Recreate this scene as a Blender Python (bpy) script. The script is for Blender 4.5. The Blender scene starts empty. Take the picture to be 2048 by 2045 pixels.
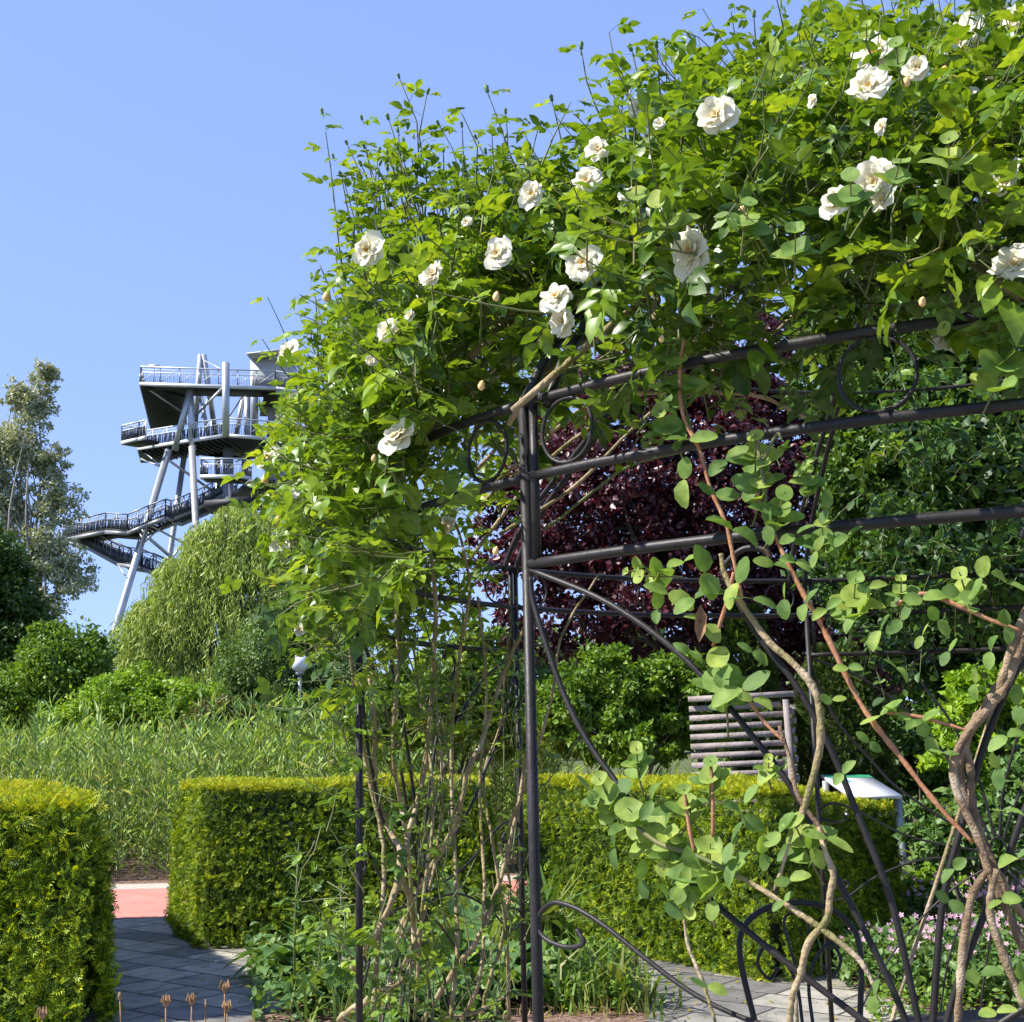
import bpy, math, random
import numpy as np
from mathutils import Matrix, Vector
rng = np.random.default_rng(7); random.seed(7)
S = bpy.context.scene
COL = S.collection
# ---------------------------------------------------------------- camera
F, HY, ROLL, CH = 2400.0, 1397.0, 0.022, 1.6
TH = math.atan((HY-964.5)/F)
FW = np.array([0, math.cos(TH), math.sin(TH)]); UP0 = np.array([0, -math.sin(TH), math.cos(TH)]); RT0 = np.array([1., 0, 0])
RT = math.cos(ROLL)*RT0-math.sin(ROLL)*UP0; UP = math.sin(ROLL)*RT0+math.cos(ROLL)*UP0
cam = bpy.data.cameras.new('camera'); co = bpy.data.objects.new('camera', cam); COL.objects.link(co)
cam.lens = 36*F/1932; cam.sensor_width = 36; cam.clip_start = .05; cam.clip_end = 3000
co.matrix_world = Matrix(((RT[0], UP[0], -FW[0], 0), (RT[1], UP[1], -FW[1], 0), (RT[2], UP[2], -FW[2], CH), (0, 0, 0, 1)))
S.camera = co
S.render.resolution_x = 1024; S.render.resolution_y = 1022
S.view_settings.view_transform = 'Standard'; S.view_settings.look = 'None'
S.view_settings.exposure = 1.0; S.view_settings.gamma = 1
# ---------------------------------------------------------------- light
SUN_EL = math.radians(47); SUN_AZ = math.atan2(-.97, -.24)
w = bpy.data.worlds.new('World'); S.world = w; w.use_nodes = True
nt = w.node_tree; bg = nt.nodes['Background']
sky = nt.nodes.new('ShaderNodeTexSky'); sky.sky_type = 'NISHITA'; sky.sun_disc = False
sky.sun_elevation = SUN_EL; sky.sun_rotation = SUN_AZ; sky.air_density = 1.0; sky.dust_density = .1; sky.ozone_density = 2.2; sky.altitude = 1500
hs = nt.nodes.new('ShaderNodeMixRGB'); hs.blend_type = 'MULTIPLY'; hs.inputs[0].default_value = 1; hs.inputs[2].default_value = (1.13, 1.42, 2.35, 1)
gm = nt.nodes.new('ShaderNodeGamma'); gm.inputs[1].default_value = .36; nt.links.new(sky.outputs[0], gm.inputs[0]); nt.links.new(gm.outputs[0], hs.inputs[1]); nt.links.new(hs.outputs[0], bg.inputs[0]); bg.inputs[1].default_value = .15
sl = bpy.data.lights.new('sun', 'SUN'); sl.energy = 4.4; sl.angle = math.radians(.53); sl.color = (1, .955, .88)
so = bpy.data.objects.new('sun', sl); COL.objects.link(so)
tosun = Vector((math.sin(SUN_AZ)*math.cos(SUN_EL), math.cos(SUN_AZ)*math.cos(SUN_EL), math.sin(SUN_EL)))
so.rotation_euler = (-tosun).to_track_quat('-Z', 'Y').to_euler(); so.location = (-10, -6, 20)
# ---------------------------------------------------------------- measuring helpers
def ray(x, y): return FW+RT*(x-966)/F+UP*(964.5-y)/F
def aty(x, y, Y):
    d = ray(x, y); return d*(Y/d[1])+[0, 0, CH]
def atz(x, y, Z):
    d = ray(x, y); return d*((Z-CH)/d[2])+[0, 0, CH]
GX, GY, GR = 1.56, 4.23, 2.09
def cyl(x, y, far=False, R=GR):
    d = ray(x, y); a = d[0]**2+d[1]**2; b = -2*(d[0]*GX+d[1]*GY); q = GX**2+GY**2-R*R
    D = max(b*b-4*a*q, 0); t = (-b+(1 if far else -1)*D**.5)/2/a
    return d*t+[0, 0, CH]
def pol(deg, z, R=GR):
    a = math.radians(deg); return np.array([GX+R*math.sin(a), GY-R*math.cos(a), z])
# ---------------------------------------------------------------- object helpers
def tag(o, label=None, cat=None, group=None, kind=None):
    if label: o['label'] = label
    if cat: o['category'] = cat
    if group: o['group'] = group
    if kind: o['kind'] = kind
    return o
def thing(name, label, cat, loc=(0, 0, 0), group=None):
    o = bpy.data.objects.new(name, None); COL.objects.link(o); o.location = [float(v) for v in loc]
    o.empty_display_size = .1
    return tag(o, label, cat, group)
def link(name, me, m, parent=None):
    if m is not None: me.materials.append(m)
    o = bpy.data.objects.new(name, me); COL.objects.link(o)
    if parent is not None:
        p = parent; off = Vector((0, 0, 0))
        while p is not None: off += p.location; p = p.parent
        o.parent = parent; o.matrix_parent_inverse = Matrix.Translation(-off)
    return o
def rawmesh(name, V, Fc, var=None, smooth=False):
    """V (n,3); Fc (m,k) ints of one size, or list of such arrays"""
    me = bpy.data.meshes.new(name)
    V = np.asarray(V, dtype=np.float32)
    if not isinstance(Fc, list): Fc = [Fc]
    Fc = [np.asarray(f, dtype=np.int32) for f in Fc if len(f)]
    tot = np.concatenate([np.full(len(f), f.shape[1], np.int32) for f in Fc])
    idx = np.concatenate([f.ravel() for f in Fc])
    me.vertices.add(len(V)); me.vertices.foreach_set('co', V.ravel())
    me.loops.add(len(idx)); me.loops.foreach_set('vertex_index', idx)
    me.polygons.add(len(tot)); me.polygons.foreach_set('loop_start', np.concatenate([[0], np.cumsum(tot)[:-1]]).astype(np.int32))
    me.polygons.foreach_set('loop_total', tot)
    if smooth: me.polygons.foreach_set('use_smooth', np.ones(len(tot), bool))
    if var is not None:
        a = me.attributes.new('var', 'FLOAT', 'FACE'); a.data.foreach_set('value', np.asarray(var, np.float32))
    me.update(calc_edges=True)
    return me
def nz(v): return v/(np.linalg.norm(v, axis=-1, keepdims=True)+1e-9)
def frames(D, N):
    Yv = nz(D); Xv = nz(np.cross(Yv, N)); Zv = np.cross(Xv, Yv); return Xv, Yv, Zv
def scatter(name, T, P, D, N, Sz, m, parent=None, var=None, smooth=True):
    TV, TF = T; TV = np.array(TV, float); TF = np.array(TF, int)
    n = len(P); X, Y, Z = frames(D, N); Sz = np.asarray(Sz).reshape(-1, 1, 1) if np.ndim(Sz) else Sz
    zf = rng.uniform(.0, 2.6, (n, 1, 1)); xf = rng.uniform(.8, 1.18, (n, 1, 1)); sk = rng.normal(0, .10, (n, 1, 1)); cv = rng.normal(-.06, .16, (n, 1, 1))
    V = P[:, None]+Sz*(X[:, None]*(TV[None, :, 0:1]*xf+sk*TV[None, :, 1:2]**2)+Y[:, None]*TV[None, :, 1:2]+Z[:, None]*(TV[None, :, 2:3]*zf+cv*TV[None, :, 1:2]**2))
    Fc = (TF[None]+(np.arange(n)*len(TV))[:, None, None]).reshape(-1, TF.shape[1])
    if var is None: var = rng.random(n)
    return link(name, rawmesh(name, V.reshape(-1, 3), Fc, np.repeat(var, len(TF)), smooth), m, parent)
def smoothline(P, n=6):
    P = np.array(P, float)
    if len(P) < 3: return P
    Q = np.vstack([2*P[0]-P[1], P, 2*P[-1]-P[-2]]); out = []
    for i in range(1, len(Q)-2):
        for k in range(n):
            t = k/n; a, b, c, d = Q[i-1], Q[i], Q[i+1], Q[i+2]
            out.append(.5*((2*b)+(-a+c)*t+(2*a-5*b+4*c-d)*t*t+(-a+3*b-3*c+d)*t**3))
    out.append(P[-1]); return np.array(out)
class MB:
    def __init__(s): s.V = []; s.Q = []; s.T = []; s.n = 0
    def add(s, V, Q=(), T=()):
        s.V.append(np.asarray(V, float)); 
        if len(Q): s.Q.append(np.asarray(Q, int)+s.n)
        if len(T): s.T.append(np.asarray(T, int)+s.n)
        s.n += len(V); return s
    def tube(s, P, r, sides=8, cap=True, wob=0):
        P = np.asarray(P, float); n = len(P); r = np.broadcast_to(np.asarray(r, float) if np.ndim(r) != 1 or len(r) == n else np.interp(np.linspace(0, 1, n), np.linspace(0, 1, len(r)), r), (n,))
        t = nz(np.gradient(P, axis=0)) if n > 2 else nz(np.repeat([P[1]-P[0]], 2, 0))
        ref = np.array([0, 0, 1.]) if abs(t[0][2]) < .9 else np.array([1., 0, 0])
        u = ref-t[0]*ref.dot(t[0]); u /= np.linalg.norm(u); U = []
        for i in range(n):
            u = u-t[i]*u.dot(t[i]); u /= np.linalg.norm(u)+1e-9; U.append(u.copy())
        U = np.array(U); W = np.cross(t, U); a = np.arange(sides)*2*math.pi/sides
        rr = r[:, None, None]
        if wob: rr = rr*(1+wob*rng.standard_normal((n, 1, 1))+wob*.6*rng.standard_normal((n, sides, 1)))
        V = P[:, None]+rr*(np.cos(a)[None, :, None]*U[:, None]+np.sin(a)[None, :, None]*W[:, None])
        i, j = np.meshgrid(np.arange(n-1), np.arange(sides), indexing='ij'); jn = (j+1) % sides
        Q = np.stack([i*sides+j, i*sides+jn, (i+1)*sides+jn, (i+1)*sides+j], -1).reshape(-1, 4)
        V = V.reshape(-1, 3); T = []
        if cap:
            V = np.vstack([V, P[0], P[-1]]); c0 = n*sides
            for k in range(sides):
                T.append((c0, (k+1) % sides, k)); T.append((c0+1, (n-1)*sides+k, (n-1)*sides+(k+1) % sides))
        return s.add(V, Q, T)
    def box(s, c, size, rz=0, M=None):
        x, y, z = [v/2 for v in size]
        V = np.array([(a*x, b*y, d*z) for a in (-1, 1) for b in (-1, 1) for d in (-1, 1)])
        if M is not None: V = V@np.array(M).T
        elif rz: cc, ss = math.cos(rz), math.sin(rz); V = V@np.array([[cc, ss, 0], [-ss, cc, 0], [0, 0, 1]])
        return s.add(V+np.array(c), [(0, 1, 3, 2), (4, 6, 7, 5), (0, 4, 5, 1), (2, 3, 7, 6), (0, 2, 6, 4), (1, 5, 7, 3)])
    def beam(s, a, b, wd, ht):
        a = np.array(a, float); b = np.array(b, float); d = nz(b-a); side = nz(np.cross(d, [0, 0, 1.])); up = np.cross(side, d)
        V = [p+side*wd/2*i+up*ht/2*j for p in (a, b) for i, j in ((-1, -1), (1, -1), (1, 1), (-1, 1))]
        return s.add(V, [(3, 2, 1, 0), (4, 5, 6, 7), (0, 1, 5, 4), (1, 2, 6, 5), (2, 3, 7, 6), (3, 0, 4, 7)])
    def prism(s, P, z0, z1):
        P = np.array(P, float)[:, :2]; n = len(P)
        V = np.vstack([np.c_[P, np.full(n, z0)], np.c_[P, np.full(n, z1)]])
        s.add(V, [(i, (i+1) % n, n+(i+1) % n, n+i) for i in range(n)])
        k0 = s.n-2*n
        T = [(n, n+i, n+i+1) for i in range(1, n-1)]+[(0, i+1, i) for i in range(1, n-1)]
        s.T.append(np.array(T)+k0); return s
    def ball(s, c, r, seg=12, sq=(1, 1, 1)):
        V = []; m = seg//2
        for i in range(m+1):
            for j in range(seg):
                a = math.pi*i/m; b = 2*math.pi*j/seg
                V.append((c[0]+sq[0]*r*math.sin(a)*math.cos(b), c[1]+sq[1]*r*math.sin(a)*math.sin(b), c[2]+sq[2]*r*math.cos(a)))
        return s.add(V, [(i*seg+j, (i+1)*seg+j, (i+1)*seg+(j+1) % seg, i*seg+(j+1) % seg) for i in range(m) for j in range(seg)])
    def build(s, name, m, parent=None, smooth=False, var=None):
        Fc = []
        if s.Q: Fc.append(np.vstack(s.Q))
        if s.T: Fc.append(np.vstack(s.T))
        return link(name, rawmesh(name, np.vstack(s.V), Fc, var, smooth), m, parent)
# ---------------------------------------------------------------- materials
def mat(name): 
    m = bpy.data.materials.new(name); m.use_nodes = True; return m, m.node_tree, m.node_tree.nodes['Principled BSDF']
def ramp(nt, stops):
    r = nt.nodes.new('ShaderNodeValToRGB'); e = r.color_ramp.elements
    while len(e) < len(stops): e.new(.5)
    for q, (p, c) in zip(e, stops): q.position = p; q.color = (*c, 1)
    return r
def leafmat(name, cols, trans=.35, rough=.45, spec=.4, tint=(1.5, 1.35, .5), nscale=55):
    m, nt, b = mat(name); at = nt.nodes.new('ShaderNodeAttribute'); at.attribute_name = 'var'
    n = len(cols); r0 = ramp(nt, [(i/(n-1), c) for i, c in enumerate(cols)]); nt.links.new(at.outputs['Fac'], r0.inputs[0])
    tc = nt.nodes.new('ShaderNodeTexCoord'); no = nt.nodes.new('ShaderNodeTexNoise'); no.inputs['Scale'].default_value = nscale; no.inputs['Detail'].default_value = 4
    nt.links.new(tc.outputs['Object'], no.inputs['Vector']); rn = ramp(nt, [(.32, (.66, .72, .6)), (.5, (1, 1, 1)), (.66, (1.32, 1.22, 1.3)), (.78, (1.7, 1.25, .8))]); nt.links.new(no.outputs['Fac'], rn.inputs[0])
    r = nt.nodes.new('ShaderNodeMixRGB'); r.blend_type = 'MULTIPLY'; r.inputs[0].default_value = 1; nt.links.new(r0.outputs[0], r.inputs[1]); nt.links.new(rn.outputs[0], r.inputs[2])
    nt.links.new(r.outputs[0], b.inputs['Base Color']); rr_ = nt.nodes.new('ShaderNodeMapRange'); rr_.inputs['To Min'].default_value = rough-.12; rr_.inputs['To Max'].default_value = rough+.2; nt.links.new(no.outputs['Fac'], rr_.inputs['Value']); nt.links.new(rr_.outputs[0], b.inputs['Roughness'])
    b.inputs['Specular IOR Level'].default_value = spec
    tr = nt.nodes.new('ShaderNodeBsdfTranslucent'); mx = nt.nodes.new('ShaderNodeMixRGB'); mx.blend_type = 'MULTIPLY'; mx.inputs[0].default_value = 1
    mx.inputs[2].default_value = (*tint, 1); nt.links.new(r.outputs[0], mx.inputs[1]); nt.links.new(mx.outputs[0], tr.inputs[0])
    ms = nt.nodes.new('ShaderNodeMixShader'); ms.inputs[0].default_value = trans
    nt.links.new(b.outputs[0], ms.inputs[1]); nt.links.new(tr.outputs[0], ms.inputs[2])
    nt.links.new(ms.outputs[0], nt.nodes['Material Output'].inputs[0]); return m
def noisemat(name, stops, scale=5, rough=.7, bump=0, metal=0, spec=.5, detail=6, bscale=None):
    m, nt, b = mat(name); tc = nt.nodes.new('ShaderNodeTexCoord'); no = nt.nodes.new('ShaderNodeTexNoise')
    no.inputs['Scale'].default_value = scale; no.inputs['Detail'].default_value = detail
    nt.links.new(tc.outputs['Object'], no.inputs['Vector']); r = ramp(nt, stops)
    nt.links.new(no.outputs['Fac'], r.inputs[0]); nt.links.new(r.outputs[0], b.inputs['Base Color'])
    b.inputs['Roughness'].default_value = rough; b.inputs['Metallic'].default_value = metal; b.inputs['Specular IOR Level'].default_value = spec
    if bump:
        n2 = nt.nodes.new('ShaderNodeTexNoise'); n2.inputs['Scale'].default_value = bscale or scale*4; n2.inputs['Detail'].default_value = 5
        nt.links.new(tc.outputs['Object'], n2.inputs['Vector'])
        bp = nt.nodes.new('ShaderNodeBump'); bp.inputs['Strength'].default_value = bump; bp.inputs['Distance'].default_value = .02
        nt.links.new(n2.outputs['Fac'], bp.inputs['Height']); nt.links.new(bp.outputs[0], b.inputs['Normal'])
    return m
M = {}
M['rose'] = leafmat('rose leaf', [(.045, .10, .014), (.12, .22, .02), (.22, .34, .025), (.34, .44, .035)], .36, .34, .5)
M['rosey'] = leafmat('yellowed rose leaf', [(.25, .27, .03), (.42, .34, .03)], .4)
M['honey'] = leafmat('honeysuckle leaf', [(.10, .19, .05), (.20, .32, .07), (.36, .44, .09)], .4, .55, .3, (1.3, 1.3, .4), 38)
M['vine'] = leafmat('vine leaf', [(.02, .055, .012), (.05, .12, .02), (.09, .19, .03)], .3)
M['yew'] = leafmat('yew needles', [(.018, .05, .004), (.085, .17, .007), (.28, .40, .012), (.58, .64, .022)], .22, .5, .35)
M['yewtip'] = leafmat('yew new growth', [(.30, .42, .012), (.45, .50, .02), (.52, .46, .04)], .25, .5, .3)
M['yewdk'] = leafmat('dark yew', [(.02, .045, .008), (.06, .11, .012), (.11, .17, .02)], .15)
M['poplar'] = leafmat('silver poplar leaf', [(.18, .23, .12), (.36, .40, .26), (.60, .61, .5)], .25, .5)
M['darktree'] = leafmat('dark tree leaf', [(.025, .06, .012), (.06, .12, .016), (.10, .18, .025)], .25)
M['bush'] = leafmat('bush leaf', [(.05, .11, .012), (.13, .24, .02), (.23, .36, .035)], .3)
M['bronze'] = leafmat('bronze tipped leaf', [(.06, .10, .02), (.13, .15, .03), (.2, .13, .04)], .3)
M['willow'] = leafmat('willow leaf', [(.20, .30, .06), (.34, .46, .11), (.48, .56, .18)], .35)
M['olive'] = leafmat('olive green leaf', [(.07, .13, .03), (.13, .22, .05), (.22, .33, .1)], .3)
M['purple'] = leafmat('purple plum leaf', [(.018, .006, .010), (.05, .012, .018), (.10, .022, .030), (.17, .06, .07)], .22, .35, .6, (1.6, .6, .6))
M['lime'] = leafmat('lime shrub leaf', [(.10, .21, .015), (.21, .36, .022), (.34, .48, .035)], .35)
M['maple'] = leafmat('maple leaf', [(.022, .055, .008), (.06, .13, .014), (.13, .24, .025)], .3)
M['reed'] = leafmat('narrow willow leaf', [(.13, .25, .045), (.26, .42, .10), (.44, .55, .22)], .3, .4)
M['grass'] = leafmat('grass blade', [(.07, .15, .02), (.14, .23, .03), (.25, .27, .08)], .3)
M['broad'] = leafmat('broad border leaf', [(.06, .14, .03), (.12, .22, .05), (.2, .3, .09)], .3)
M['pink'] = leafmat('pink petals', [(.55, .28, .38), (.7, .5, .55)], .3, .6, .2, (1, .9, .9))
M['dry'] = noisemat('dry seed head', [(.3, (.16, .08, .035)), (.7, (.36, .21, .10))], 40, .8)
M['iron'] = noisemat('black painted iron', [(.3, (.014, .012, .0115)), (.6, (.026, .022, .021)), (.82, (.03, .026, .024))], 14, .48, .08, 0, .35, 8, 60)
# rust blotches on iron
def rust(m):
    nt = m.node_tree; b = nt.nodes['Principled BSDF']; tc = nt.nodes.new('ShaderNodeTexCoord'); n = nt.nodes.new('ShaderNodeTexNoise')
    n.inputs['Scale'].default_value = 5.5; n.inputs['Detail'].default_value = 8; nt.links.new(tc.outputs['Object'], n.inputs[0])
    r = ramp(nt, [(.655, (0, 0, 0)), (.75, (.7, .7, .7))]); nt.links.new(n.outputs['Fac'], r.inputs[0])
    mx = nt.nodes.new('ShaderNodeMixRGB'); l = b.inputs['Base Color'].links[0]; nt.links.new(l.from_socket, mx.inputs[1]); mx.inputs[2].default_value = (.14, .05, .02, 1)
    nt.links.new(r.outputs[0], mx.inputs[0]); nt.links.new(mx.outputs[0], b.inputs['Base Color'])
rust(M['iron'])
M['tabletop'] = noisemat('brown metal top', [(.3, (.03, .026, .026)), (.7, (.055, .045, .045))], 6, .6, .1)
M['cane'] = noisemat('rose cane bark', [(.3, (.16, .16, .04)), (.5, (.32, .24, .13)), (.7, (.48, .38, .26))], 9, .8, .6, 0, .3, 6, 60)
M['green'] = noisemat('green stem', [(.3, (.08, .13, .03)), (.7, (.18, .16, .06))], 12, .6)
M['orange'] = noisemat('orange brown stem', [(.3, (.30, .12, .05)), (.7, (.45, .22, .11))], 30, .6, .2)
M['vinebark'] = noisemat('peeling vine bark', [(.3, (.11, .07, .045)), (.5, (.26, .18, .11)), (.7, (.46, .37, .26))], 22, .85, .5, 0, .2, 6, 220)
M['bark'] = noisemat('tree bark', [(.3, (.07, .055, .04)), (.7, (.17, .14, .11))], 4, .9, .6)
M['greybark'] = noisemat('grey poplar bark', [(.3, (.14, .12, .1)), (.7, (.38, .35, .3))], 2, .9, .4)
M['steel'] = noisemat('galvanised steel', [(.3, (.36, .37, .38)), (.7, (.52, .53, .53))], .8, .42, .05, .55, .5)
M['steeldk'] = noisemat('dark steel grating', [(.3, (.018, .018, .02)), (.7, (.04, .04, .042))], 1.5, .6, .2, .3)
M['rail'] = noisemat('light rail steel', [(.3, (.5, .5, .5)), (.7, (.68, .68, .67))], 1, .5, 0, .2)
M['railgrey'] = noisemat('grey rail steel', [(.3, (.17, .18, .19)), (.7, (.27, .28, .29))], 1, .5, 0, .3)
M['mesh'] = noisemat('steel mesh infill', [(.3, (.03, .035, .045)), (.7, (.1, .115, .14))], 1.2, .35, .3, .3)
M['cabin'] = noisemat('grey cladding', [(.3, (.42, .42, .4)), (.7, (.52, .52, .5))], .7, .6)
M['wood'] = noisemat('weathered wood', [(.3, (.2, .165, .15)), (.7, (.36, .31, .29))], 7, .85, .5, 0, .2, 8, 50)
M['signwhite'] = noisemat('white sign face', [(.3, (.78, .78, .76)), (.7, (.84, .84, .82))], 3, .35)
M['signgreen'] = noisemat('green sign strip', [(.3, (.03, .28, .14)), (.7, (.05, .34, .18))], 3, .4)
M['signblue'] = noisemat('blue sign picture', [(.3, (.12, .3, .55)), (.7, (.5, .65, .8))], 9, .4)
M['signgrey'] = noisemat('grey sign leg', [(.3, (.32, .33, .35)), (.7, (.42, .43, .44))], 3, .45, 0, .4)
M['globe'] = noisemat('opal lamp globe', [(.3, (.72, .74, .78)), (.7, (.8, .81, .84))], 2, .15)
M['petal'] = None
# rose petals: cream white with a warmer heart, colour by position in the flower
m, nt, b = mat('cream rose petal'); at = nt.nodes.new('ShaderNodeAttribute'); at.attribute_name = 'var'
r = ramp(nt, [(0, (.83, .82, .74)), (.5, (.82, .77, .57)), (1, (.80, .62, .24))]); nt.links.new(at.outputs['Fac'], r.inputs[0]); nt.links.new(r.outputs[0], b.inputs[0])
b.inputs['Roughness'].default_value = .65; b.inputs['Specular IOR Level'].default_value = .2
tr = nt.nodes.new('ShaderNodeBsdfTranslucent'); nt.links.new(r.outputs[0], tr.inputs[0]); ms = nt.nodes.new('ShaderNodeMixShader'); ms.inputs[0].default_value = .3
nt.links.new(b.outputs[0], ms.inputs[1]); nt.links.new(tr.outputs[0], ms.inputs[2]); nt.links.new(ms.outputs[0], nt.nodes['Material Output'].inputs[0]); M['petal'] = m
M['stamen'] = noisemat('yellow stamens', [(.3, (.75, .42, .05)), (.7, (.85, .6, .15))], 60, .7)
M['budy'] = noisemat('apricot bud', [(.3, (.75, .42, .13)), (.7, (.85, .62, .3))], 20, .6)
M['budg'] = noisemat('green bud', [(.3, (.06, .13, .03)), (.7, (.12, .2, .05))], 30, .5)
# ground materials
def groundmat():
    return noisemat('garden soil and grass', [(.35, (.05, .075, .02)), (.5, (.09, .12, .03)), (.65, (.14, .11, .07))], .8, .95, .6, 0, .2, 8, 12)
M['ground'] = groundmat()
M['soil'] = noisemat('bark mulch and soil', [(.3, (.08, .05, .035)), (.5, (.22, .13, .09)), (.7, (.36, .26, .2))], 26, .95, 1, 0, .2, 8, 60)
M['gravel'] = noisemat('pale gravel', [(.3, (.35, .3, .24)), (.7, (.62, .55, .46))], 30, .9, .6)
M['pinkpath'] = noisemat('pink sealed path', [(.3, (.50, .19, .15)), (.7, (.60, .25, .2))], 3, .85, .15, 0, .2, 4, 150)
def pavemat():
    m, nt, b = mat('stone paving'); tc = nt.nodes.new('ShaderNodeTexCoord'); mp = nt.nodes.new('ShaderNodeMapping'); mp.inputs['Rotation'].default_value = (0, 0, math.radians(38))
    br = nt.nodes.new('ShaderNodeTexBrick'); br.inputs['Scale'].default_value = 1; br.inputs['Brick Width'].default_value = .62; br.inputs['Row Height'].default_value = .36
    br.inputs['Mortar Size'].default_value = .011; br.inputs['Color1'].default_value = (.12, .118, .115, 1); br.inputs['Color2'].default_value = (.37, .35, .30, 1); br.inputs['Mortar'].default_value = (.05, .045, .04, 1)
    br.inputs['Bias'].default_value = .1; br.offset = .37; br.squash = .7; br.squash_frequency = 3
    nt.links.new(tc.outputs['Object'], mp.inputs[0]); nt.links.new(mp.outputs[0], br.inputs[0])
    no = nt.nodes.new('ShaderNodeTexNoise'); no.inputs['Scale'].default_value = 7; no.inputs['Detail'].default_value = 9; nt.links.new(tc.outputs['Object'], no.inputs[0])
    rr = ramp(nt, [(.25, (.38, .40, .36)), (.45, (.85, .83, .78)), (.7, (1.2, 1.15, 1.05))]); nt.links.new(no.outputs['Fac'], rr.inputs[0])
    mx = nt.nodes.new('ShaderNodeMixRGB'); mx.blend_type = 'MULTIPLY'; mx.inputs[0].default_value = 1
    nt.links.new(br.outputs[0], mx.inputs[1]); nt.links.new(rr.outputs[0], mx.inputs[2]); nt.links.new(mx.outputs[0], b.inputs[0]); b.inputs['Roughness'].default_value = .85
    ad = nt.nodes.new('ShaderNodeMath'); ad.operation = 'MULTIPLY_ADD'; ad.inputs[1].default_value = -1; nt.links.new(br.outputs['Fac'], ad.inputs[0]); nt.links.new(no.outputs['Fac'], ad.inputs[2])
    bp = nt.nodes.new('ShaderNodeBump'); bp.inputs['Strength'].default_value = .6; bp.inputs['Distance'].default_value = .012; nt.links.new(ad.outputs[0], bp.inputs['Height']); nt.links.new(bp.outputs[0], b.inputs['Normal'])
    return m
M['pave'] = pavemat()
# ================================================================ SETTING
def sheet(name, pts, z, m, kind='structure'):
    V = [(x, y, z) for x, y in pts]
    o = link(name, rawmesh(name, V, np.array([list(range(len(V)))])), m); o['kind'] = kind; return o
sheet('ground', [(-900, -900), (900, -900), (900, 900), (-900, 900)], 0, M['ground'])
sheet('paving', [(-12, -3), (14, -3), (14, 12.62), (-12, 12.62)], .004, M['pave'])
sheet('pink_path', [(-14, 12.62), (16, 12.62), (16, 15.2), (-14, 15.2)], .008, M['pinkpath'])
sheet('gravel_edge', [(-14, 15.2), (16, 15.2), (16, 15.75), (-14, 15.75)], .008, M['gravel'])
sheet('mulch', [(-16, 15.75), (16, 15.75), (16, 24), (-16, 24)], .008, M['soil'])
def blobpts(cx, cy, rx, ry, n=40, j=.12):
    ph = rng.random(4)*6; return [(cx+rx*math.cos(a)*(1+j*math.sin(3*a+ph[0])*.5+j*.5*math.sin(5*a+ph[1])), cy+ry*math.sin(a)*(1+j*math.sin(2*a+ph[2])*.5)) for a in np.arange(n)*2*math.pi/n]
sheet('soil_bed', blobpts(-.45, 7.2, 1.25, 2.15), .008, M['soil'])
sheet('flower_bed', blobpts(4.6, 8.6, 2.5, 2.6), .008, M['soil'])
sheet('lawn_patch', blobpts(4.2, 15, 3.4, 3.6), .012, noisemat('lawn', [(.3, (.1, .17, .03)), (.7, (.2, .27, .06))], 6, .95, .8, 0, .2, 6, 80))
# ================================================================ leaf templates
LEAF = ([(0, 0, 0), (.17, .12, .03), (.30, .38, .06), (.23, .70, .03), (0, 1, -.10), (-.17, .12, .03), (-.30, .38, .06), (-.23, .70, .03), (0, .38, 0), (0, .70, -.03)],
        [(0, 1, 8), (1, 2, 8), (8, 2, 9), (2, 3, 9), (9, 3, 4), (0, 8, 5), (5, 8, 6), (8, 9, 6), (6, 9, 7), (9, 4, 7)])
SIMPLE = ([(0, 0, 0), (.32, .42, .07), (0, 1, -.05), (-.32, .42, .07)], [(0, 1, 2), (0, 2, 3)])
NARROW = ([(0, 0, 0), (.07, .4, .02), (0, 1, -.12), (-.07, .4, .02)], [(0, 1, 2), (0, 2, 3)])
def sprig():
    V = []; Fc = []
    for k in range(5):
        y = .15+.17*k
        for sgn in (-1, 1):
            L = .42*(1-.35*abs(k-2)/2); dx = sgn*L; dy = .20; n = len(V)
            V += [(0, y-.035, 0), (dx*.6, y+dy*.6-.04, .03), (dx, y+dy, -.03), (dx*.55, y+dy*.6+.05, .03)]; Fc += [(n, n+1, n+2), (n, n+2, n+3)]
    n = len(V); V += [(-.05, .8, 0), (.05, .8, 0), (.03, 1.12, 0), (-.03, 1.12, 0)]; Fc += [(n, n+1, n+2), (n, n+2, n+3)]
    return V, Fc
SPRIG = sprig()
def rnd(n): return nz(rng.standard_normal((n, 3)))
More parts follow.
